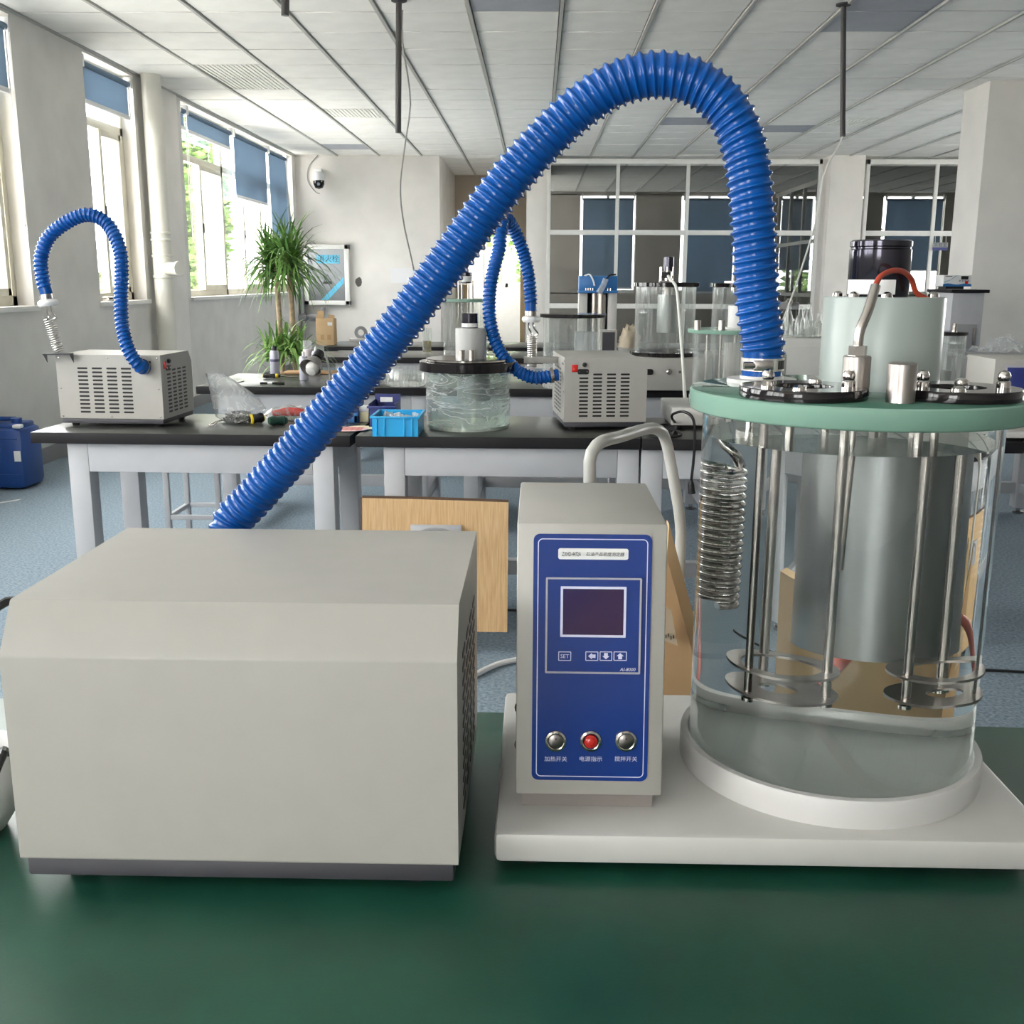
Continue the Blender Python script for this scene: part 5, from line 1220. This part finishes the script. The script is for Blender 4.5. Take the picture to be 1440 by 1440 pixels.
# tilted screen beside it
y = 5.75; a, b = Ys(843, 505, y), Ys(868, 464, y)
t = thing('display_screen', 'dark upright display screen in pale frame left of the tall motor-topped jar', 'screen', ((a.x+b.x)/2, y, TOP2))
MB().span((a.x, y, TOP2), (b.x, y+.05, b.z), .004).build('case', CREAMB, t); MB().span((a.x+.012, y-.002, TOP2+.03), (b.x-.012, y+.001, b.z-.012)).build('screen', mat('screen_grey', (.07, .07, .09), .2), t)
# beige cloth heap
c = Ys(884, 500, 5.76); m = MB(); rs = random.Random(8); rings = []
for i in range(7):
    th_ = PI/2*i/6; rr = math.cos(th_); rings.append([m.b.verts.new((c.x+.06*rr*math.cos(2*PI*k/18)*(1+rs.uniform(-.25, .25)), 5.76+.07*rr*math.sin(2*PI*k/18)*(1+rs.uniform(-.2, .2)), .93+.11*math.sin(th_)*(1+rs.uniform(-.2, .2)))) for k in range(18)])
for A, B in zip(rings[:-1], rings[1:]):
    for k in range(18): m.b.faces.new((A[k], A[(k+1) % 18], B[(k+1) % 18], B[k]))
m.b.faces.new(rings[0][::-1]); m.b.faces.new(rings[-1])
ck = thing('cloth_on_box', 'crumpled beige cloth on a carton beside the motor-topped jar', 'cloth', (c.x, 5.76, TOP2))
m.build('cloth', BEIGE, ck, smooth=60); MB().span((c.x-.055, 5.71, TOP2+.001), (c.x+.05, 5.82, .935), .003).build('carton', CREAMB, ck)
# glassware on white cabinet behind the hose
y = 7.5; a, b = Ys(1098, 540, y), Ys(1162, 475, y)
t = thing('white_cabinet', 'white low cabinet carrying glassware, right of the big hose', 'cabinet', ((a.x+b.x)/2, y, 0))
zt = Ys(1120, 476, y).z
MB().span((a.x-.1, y, .02), (b.x+.5, y+.5, zt), .006).build('body', WHITEP, t); MB().span((a.x-.1, y-.012, .08), (b.x+.2, y, zt-.06), .003).build('door', WHITEP, t)
MB().span((a.x-.08, y+.02, 0), (b.x+.48, y+.48, .02)).build('plinth', DKGREY, t)
for k, (u, v, r_, h_) in enumerate(((1104, 476, .032, .16), (1117, 474, .04, .13), (1130, 475, .03, .2), (1141, 474, .045, .12), (1150, 476, .03, .17), (1108, 470, .03, .24), (1124, 470, .035, .22), (1136, 470, .03, .24))):
    q = Ys(u, v, y+.12+.08*(k % 3)); o = MB().lathe([(0, 0), (r_, 0), (r_, h_*.55), (r_*.45, h_*.75), (r_*.45, h_), (r_*.38, h_), (r_*.38, h_*.74), (r_*.92, h_*.53), (r_*.92, .006), (0, .006)], (q.x, y+.12+.08*(k % 3), zt), 18)
    tag(o.build('glass_bottle', CLEAR), 'clear glass bottle on white cabinet right of hose, ' + ('leftmost short one', 'short squat one, third from left', 'slim one near the middle', 'low wide one, second from right', 'rightmost slim one', 'tall one, second from left', 'tall broad one, fourth from left', 'tall slim one, third from right')[k], 'bottle', 'glassware on the white cabinet')
c_ = Ys(1118, 431, y+.2); t = thing('clamp_head', 'dark metal burette clamp on a stand among the glassware', 'clamp', (c_.x, y+.42, zt))
MB().box((c_.x, y+.42, c_.z), (.16, .05, .05), .012).build('clamp', GREYPIPE, t); MB().lathe([(.012, 0), (.025, .0), (.025, .02), (.012, .02)], (c_.x, y+.39, c_.z+.03), 14, axis=(0, -1, 0)).build('clamp_screw', CHROME, t)
MB().tube([(c_.x, y+.42, zt), (c_.x, y+.42, c_.z)], .008, n=8).build('stand_rod', STEEL, t); MB().box((c_.x, y+.42, zt+.006), (.12, .09, .012), .003).build('stand_base', GREYPIPE, t)
# right: tall grey-white cabinet with instrument on top, pillar side
y = 8.6; a, b = Ys(1332, 500, y), Ys(1385, 412, y)
t = thing('tall_cabinet', 'tall grey white cabinet with recessed hatch before the right pillar', 'cabinet', ((a.x+b.x)/2, y, 0))
MB().span((a.x, y, 0), (b.x, y+.5, b.z), .006).build('body', STEELP, t); MB().span((a.x-.02, y-.02, b.z), (b.x+.03, y+.52, b.z+.025), .003).build('top', BLACKEDGE, t)
q0, q1 = Ys(1335, 490, y), Ys(1374, 456, y)
MB().span((q0.x, y-.006, q0.z), (q1.x, y+.001, q1.z), .002).build('hatch', mat('hatch_grey', (.33, .33, .34), .4), t); MB().span((q1.x-.03, y-.02, q0.z+.03), (q1.x-.015, y-.005, q1.z-.03), .003).build('handle', STEELB, t)
a, b = Ys(1328, 410, y), Ys(1370, 387, y); zt = Ys(1350, 412, y).z+.03
t = thing('lab_instrument', 'small white instrument with blue wave print and dark screen atop tall cabinet', 'instrument', ((a.x+b.x)/2, y, zt))
MB().span((a.x, y+.04, zt+.02), (b.x, y+.22, b.z), .006).build('case', WHITEPL, t)
wv = [(0, 0)]+[(k/16, .20+.045*math.sin(k/16*PI*3.1)) for k in range(17)]+[(1, 0)]
W_, H_ = b.x-a.x, b.z-zt-.02
q = MB(); q.prism([(x, z) for x, z in wv], lambda x, z: (a.x+x*W_, y+.037, zt+.02+z*H_*1.1), (0, .004, 0)); q.build('wave_print', HEADB, t)
q = MB(); q.prism([(.03, .32), (.22, .50), (.42, .86), (.52, .96), (.40, .96), (.25, .62), (.03, .45)], lambda x, z: (a.x+x*W_, y+.037, zt+.02+z*H_), (0, .004, 0)); q.build('swoosh_print', mat('pale_blue_print', (.38, .50, .58), .5), t)
MB().span((a.x+W_*.62, y+.035, zt+.02+H_*.62), (a.x+W_*.87, y+.041, zt+.02+H_*.92)).build('screen', BLACK, t)
MB().span((a.x+W_*.06, y+.037, zt+.02+H_*.86), (a.x+W_*.30, y+.041, zt+.02+H_*.92)).build('title_print', INK, t)
for k in range(4): MB().cyl((a.x+W_*(.58+.1*k), y+.041, zt+.02+H_*.50), (a.x+W_*(.58+.1*k), y+.036, zt+.02+H_*.50), .008, n=10).build('button', GREYLINE, t)
MB().cyl((a.x+W_*.82, y+.041, zt+.02+H_*.36), (a.x+W_*.82, y+.034, zt+.02+H_*.36), .012, n=12).build('knob', RED, t)
MB().span((a.x+.03, y+.06, zt), (b.x-.05, y+.20, zt+.022)).build('foot_block', BLACK, t)
# small black-lidded jar right
c = Vector((Ys(1333, 472, 5.45).x, 5.45, 0)); zl = Ys(1333, 466, 5.45).z
t = simple_bath('small water-filled jar with black lid and steel stub right of motor shroud', c, .088, TOP2, zl, .098, BLACKG, .018)
MB().lathe([(0, zl), (.012, zl), (.012, zl+.04), (0, zl+.04)], (c.x+.03, c.y, 0), 16).build('tube_stub', STEEL, t)
MB().lathe([(0, zl-.06), (.08, zl-.06), (.08, zl-.058), (0, zl-.058)], c, 32).build('water_surface', thin('water_skin', (.80, .88, .85)), t)
MB().lathe([(.03, TOP2+.01), (.033, TOP2+.01), (.033, TOP2+.09), (.03, TOP2+.09)], c, 24, closed=True).build('inner_tube', SLEEVE, t)
# heap of plastic film on grey box, right edge
y = 5.5; a = Ys(1368, 525, y)
t = thing('grey_case', 'low grey case under crumpled clear film at right edge', 'case', (a.x+.2, y, TOP2))
zt = Ys(1400, 500, y).z
MB().span((a.x, y, TOP2+.001), (a.x+.5, y+.3, zt-.02), .005).build('case', mat('dark_grey_case', (.16, .16, .17), .4), t); MB().span((a.x-.03, y-.02, zt-.02), (a.x+.5, y+.3, zt), .004).build('lid', GREYPIPE, t)
m = MB(); rs = random.Random(12); NX, NY = 16, 8; G = []
for i in range(NX): G.append([m.b.verts.new((a.x+.08+.42*i/(NX-1)+rs.uniform(-.01, .01), y-.02+.3*j/(NY-1)+rs.uniform(-.01, .01), zt+.004+(.07*math.sin(PI*min(1, i/9))*math.sin(PI*j/(NY-1))+rs.uniform(0, .03)))) for j in range(NY)])
for i in range(NX-1):
    for j in range(NY-1): m.b.faces.new((G[i][j], G[i+1][j], G[i+1][j+1], G[i][j+1]))
tag(m.build('film_heap', BAGF, None, smooth=0, recalc=False), 'crumpled clear plastic film heaped on low grey case, right edge', 'film')
wp = [Ys(1362, 500, 5.4), Ys(1368, 512, 5.35), Ys(1376, 532, 5.3)]
wp = [Vector((q.x, q.y, q.z)) for q in wp]+[Vector((Ys(1380, 541, 5.28).x, 5.28, .757))]
tag(MB().tube(wp, .007, n=8).build('loose_cable', WIRE), 'short white cable slanting down right of the small black-lidded jar', 'cable')
# sign hanging on the glazed partition
a, b = Ys(1311, 352, YR-.05), Ys(1333, 341, YR-.05)
t = thing('door_sign', 'small hanging sign with dark characters over a navy strip on right glazing', 'sign', ((a.x+b.x)/2, YR-.05, b.z))
MB().span((a.x, YR-.06, a.z+.03), (b.x, YR-.05, b.z)).build('board', thin('frosted_sign', (.8, .8, .8), milk=.45), t); MB().span((a.x, YR-.064, a.z), (b.x, YR-.05, a.z+.04)).build('strip', NAVY, t)
writing('实验室', .062, INK, t, Matrix.Translation(((a.x+b.x)/2, YR-.063, (a.z+b.z)/2+.02)) @ FRONT)
for x_ in (a.x+.03, b.x-.03): MB().tube([(x_, YR-.055, b.z), (x_, YR-.035, b.z+.10)], .003, n=5).build('hanging_string', WIRE, t)

# ================================================================ between the benches
# bent white tube chair frame behind the control box
pl, pr_ = 2.20, 2.52
t = thing('tubular_chair', 'white bent steel tube frame of a chair standing behind the control box', 'chair', (.22, 2.35, 0))
A0 = Ys(829, 700, pl); A1 = Ys(830, 645, pl); A2 = Ys(843, 623, pl+.02); M1 = Ys(905, 604, pr_-.10); M2 = Ys(924, 604, pr_-.05); M3 = Ys(937, 622, pr_); A3 = Ys(951, 695, pr_); A4 = Ys(956, 730, pr_); A5 = Ys(957, 770, pr_)
lg = lambda p, z: Vector((p.x, p.y, z))
MB().tube(spline([lg(A0, .012), lg(A0, .35), A0, A1, A2, (A2+M1)/2, M1, M2, M3, A3, A4, A5, lg(A5, .3), lg(A5, .012)], .02), .0135, n=14).build('back_frame', mat('chair_paint', (.44, .435, .41), .3), t)
dq = Vector((.34, -.26, 0))*.9
for p in (A0, A5):
    f_ = lg(p, .44); MB().tube(spline([f_, f_+dq*.5, f_+dq*.95, f_+dq*1.04+Vector((0, 0, -.06)), lg(p, .012)+dq*1.08], .02), .0125, n=12).build('seat_frame', mat('chair_paint', (.44, .435, .41), .3), t)
ctr = (lg(A0, .452)+lg(A5, .452))/2+dq*.5
d1 = (lg(A5, 0)-lg(A0, 0)); an = math.atan2(d1.y, d1.x)
MB().box(ctr, (d1.length+.02, dq.length*.95, .02), .008, rot=Euler((0, 0, an)).to_matrix()).build('seat', PLY, t)
# plywood sheet leaning on the bench
a, b = Zs(508, 889, 0), Zs(713, 889, 0)
a.y = b.y = 3.52; a = Ys(509, 889, 3.50); b = Ys(713, 889, 3.50)
Hh = .50; ang = .12
tl = Ys(509, 700, 3.565); tr_ = Ys(715, 706, 3.565)
t = thing('plywood_sheet', 'square plywood sheet with charred edges leaning on the bench behind the chiller case', 'board', ((a.x+b.x)/2, 3.5, 0))
def lean(x, z): return Vector((x, 3.50+.065*z/.52+.0, z))
zA, zB = tl.z, tr_.z; zb0 = Ys(600, 889, 3.50).z
m = MB(); m.prism([(a.x, max(.006, zb0)), (b.x, max(.006, zb0)), (tr_.x, zB), (tl.x, zA)], lambda x, z: lean(x, z), (0, .012, .0)); m.build('sheet', PLY, t)
m = MB(); e0 = .006
m.tube([lean(tl.x, zA)+Vector((0, .006, 0)), lean((tl.x+tr_.x)/2, (zA+zB)/2+.002)+Vector((0, .006, 0)), lean(tr_.x, zB)+Vector((0, .006, 0))], e0*1.15, n=6); m.tube([lean(tl.x, zA)+Vector((0, .006, 0)), lean(a.x, .02)+Vector((0, .006, 0))], e0, n=6)
m.build('charred_edge', PLYEDGE, t)
MB().span((Ys(575, 745, 3.48).x, 3.525, Ys(575, 775, 3.5).z), (Ys(648, 745, 3.48).x, 3.541, Ys(575, 741, 3.5).z), .002).build('handle_plate', STEELP, t)
hp_ = [Ys(u, v, 3.515) for u, v in ((583, 760), (590, 749), (612, 744), (634, 749), (641, 760))]
MB().tube(spline(hp_, .01), .005, n=8).build('pull_ring', GREYPIPE, t)
# flattened carton leaning behind the tester
t = thing('cardboard_carton', 'brown cardboard carton with shipping label leaning behind the glass bath', 'carton', (.55, 1.95, 0))
yc = 1.80
p_tl = Ys(928, 735, yc); p_r0 = Ys(941, 736, yc+.02)
fx0 = Ys(905, 900, yc).x
Af = [Vector((fx0, yc, .03)), Vector((Ys(982, 985, yc).x, yc-.04, .30)), Ys(941, 790, yc), Vector((fx0+.02, yc, p_tl.z+.0))]
# front sheet
def slab(ps, d, name, m_):
    q = MB(); A = [q.b.verts.new(p) for p in ps]; B = [q.b.verts.new(p+Vector(d)) for p in ps]; n = len(ps)
    q.b.faces.new(A[::-1]); q.b.faces.new(B)
    for k in range(n): q.b.faces.new((A[k], A[(k+1) % n], B[(k+1) % n], B[k]))
    return q.build(name, m_, t)
q_tl = Ys(941, 737, yc+.03); q_bl = Vector((q_tl.x-.03, yc+.03, .01)); q_tr = Ys(1262, 805, yc+.16); q_br = Vector((q_tr.x+.02, yc+.16, .01)); 
fr_ = slab([q_bl, q_br, q_tr, Ys(976, 868, yc+.04), q_tl], (0, .035, 0), 'back_panel', CARDL)  # paler than the flap: light on this side put into the colour
f_tl = Ys(922, 742, yc-.01); f_m = Ys(942, 800, yc-.02); f_r = Ys(972, 912, yc-.03)
fp = slab([Vector((f_tl.x, yc-.01, .01)), Vector((f_r.x+.05, yc-.04, .01)), Ys(978, 960, yc-.03), f_r, f_m, f_tl], (0, .012, 0), 'front_flap', CARD)
lq = slab([Ys(931, 900, yc-.045), Ys(953, 908, yc-.045), Ys(944, 858, yc-.045), Ys(931, 850, yc-.045)], (0, .003, 0), 'shipping_label', mat('label_tan', (.60, .46, .32), .7))
bc = MB()
for k in range(4): q = Ys(936.5+k*3.6, 895+k*1.2-((k % 2)*3), yc-.047); bc.box(q, (.0015, .001, .006))
bc.build('barcode', INK, t)
# white ribbed cord near the floor and cables
wp = [Ys(655, 955, 1.9), Ys(668, 950, 1.9), Ys(690, 938, 1.9), Ys(710, 931, 1.9), Ys(735, 928, 1.9), Ys(800, 930, 1.9), Ys(935, 946, 1.88), Ys(985, 952, 1.85)]
zmn = min(p.z for p in wp)
flr = [Zs(640, 962, .012), Zs(668, 949, .012), Zs(690, 938, .012), Zs(710, 931, .012), Zs(740, 927, .012), Zs(800, 930, .012), Zs(880, 940, .012), Zs(940, 947, .012), Zs(985, 951, .012)]
tag(MB().tube(spline(flr, .02), .010, n=8).build('floor_hose', WHITEPL), 'white twisted cord lying on carpet behind the control box', 'cord')
fc = [Zs(u, v, .006) for u, v in ((560, 850), (720, 858), (860, 870), (1000, 900), (1150, 925), (1300, 938), (1440, 945), (1600, 960))]
tag(MB().tube(spline(fc, .04), .005, n=6).build('floor_cable', BLACK), 'thin black cable running across the blue carpet under the benches', 'cable')
a = Zs(0, 712, .002); b = Zs(26, 703, .002)
tag(MB().prism([(a.x-.2, a.y-.1), (a.x-.2, a.y-.06), (b.x, b.y+.03), (b.x, b.y-.02)], lambda x, y: (x, y, .0005), (0, 0, .0015)).build('floor_tape', WHITEPL), 'strip of white tape on carpet near the blue drum', 'tape')
# at the left edge of the foreground bench
pts = [Ys(-60, 878, .93), Ys(-20, 862, .93), Ys(4, 851, .93), Ys(20, 842, .94), Vector((-.448, 1.0, 1.005))]
t = thing('power_lead', 'black lead entering the foreground chiller case at its upper left edge', 'cable', pts[-1])
pts = [Vector((-.62, .98, .7575)), Vector((-.59, .98, .80)), Ys(-30, 880, .96), Ys(0, 852, .965), Ys(18, 845, .972), Vector((-.4525, .985, Ys(22, 843, .985).z))]
MB().tube(spline(pts, .01), .0045, n=8).build('cord', BLACK, t)
pts = [Ys(-60, 1110, .80), Ys(-10, 1082, .82), Ys(12, 1060, .84), Ys(22, 1050, .86)]
pts = [Vector((-.60, .83, .7555)), Vector((-.53, .86, .757)), Ys(0, 1070, .90), Ys(14, 1058, .93), Vector((-.4525, .96, Ys(24, 1048, .96).z))]
t2c = thing('power_lead', 'black lead dropping to the bench at left edge below the knob', 'cable', pts[0])
MB().tube(spline(pts, .01), .0042, n=8).build('cord', BLACK, t2c)
kz = Ys(4, 985, .965)
k_ = MB().lathe([(0, 0), (.017, 0), (.018, .004), (.018, .018), (.016, .02), (0, .02)], (-.452, .965, kz.z), 24, axis=(-1, 0, 0)).build('side_knob', BLACK, U3)
MB().lathe([(.0185, .004), (.0195, .006), (.0195, .009), (.0185, .011)], (-.452, .965, kz.z), 24, axis=(-1, 0, 0)).build('chrome_ring', CHROME, k_)
# white dish at the very left edge
c = Zs(-52, 1175, .752)
t = thing('white_funnel', 'white round plastic dish cut off by left edge beside the chiller case', 'dish', (c.x, c.y, .75))
MB().lathe([(0, .001), (.03, .001), (.042, .02), (.0465, .06), (.0475, .085), (.0455, .085), (.044, .06), (.039, .022), (0, .006)], (Zs(-36, 1165, .75).x, Zs(-36, 1165, .75).y, .75), 40).build('dish', WHITEPL, t)
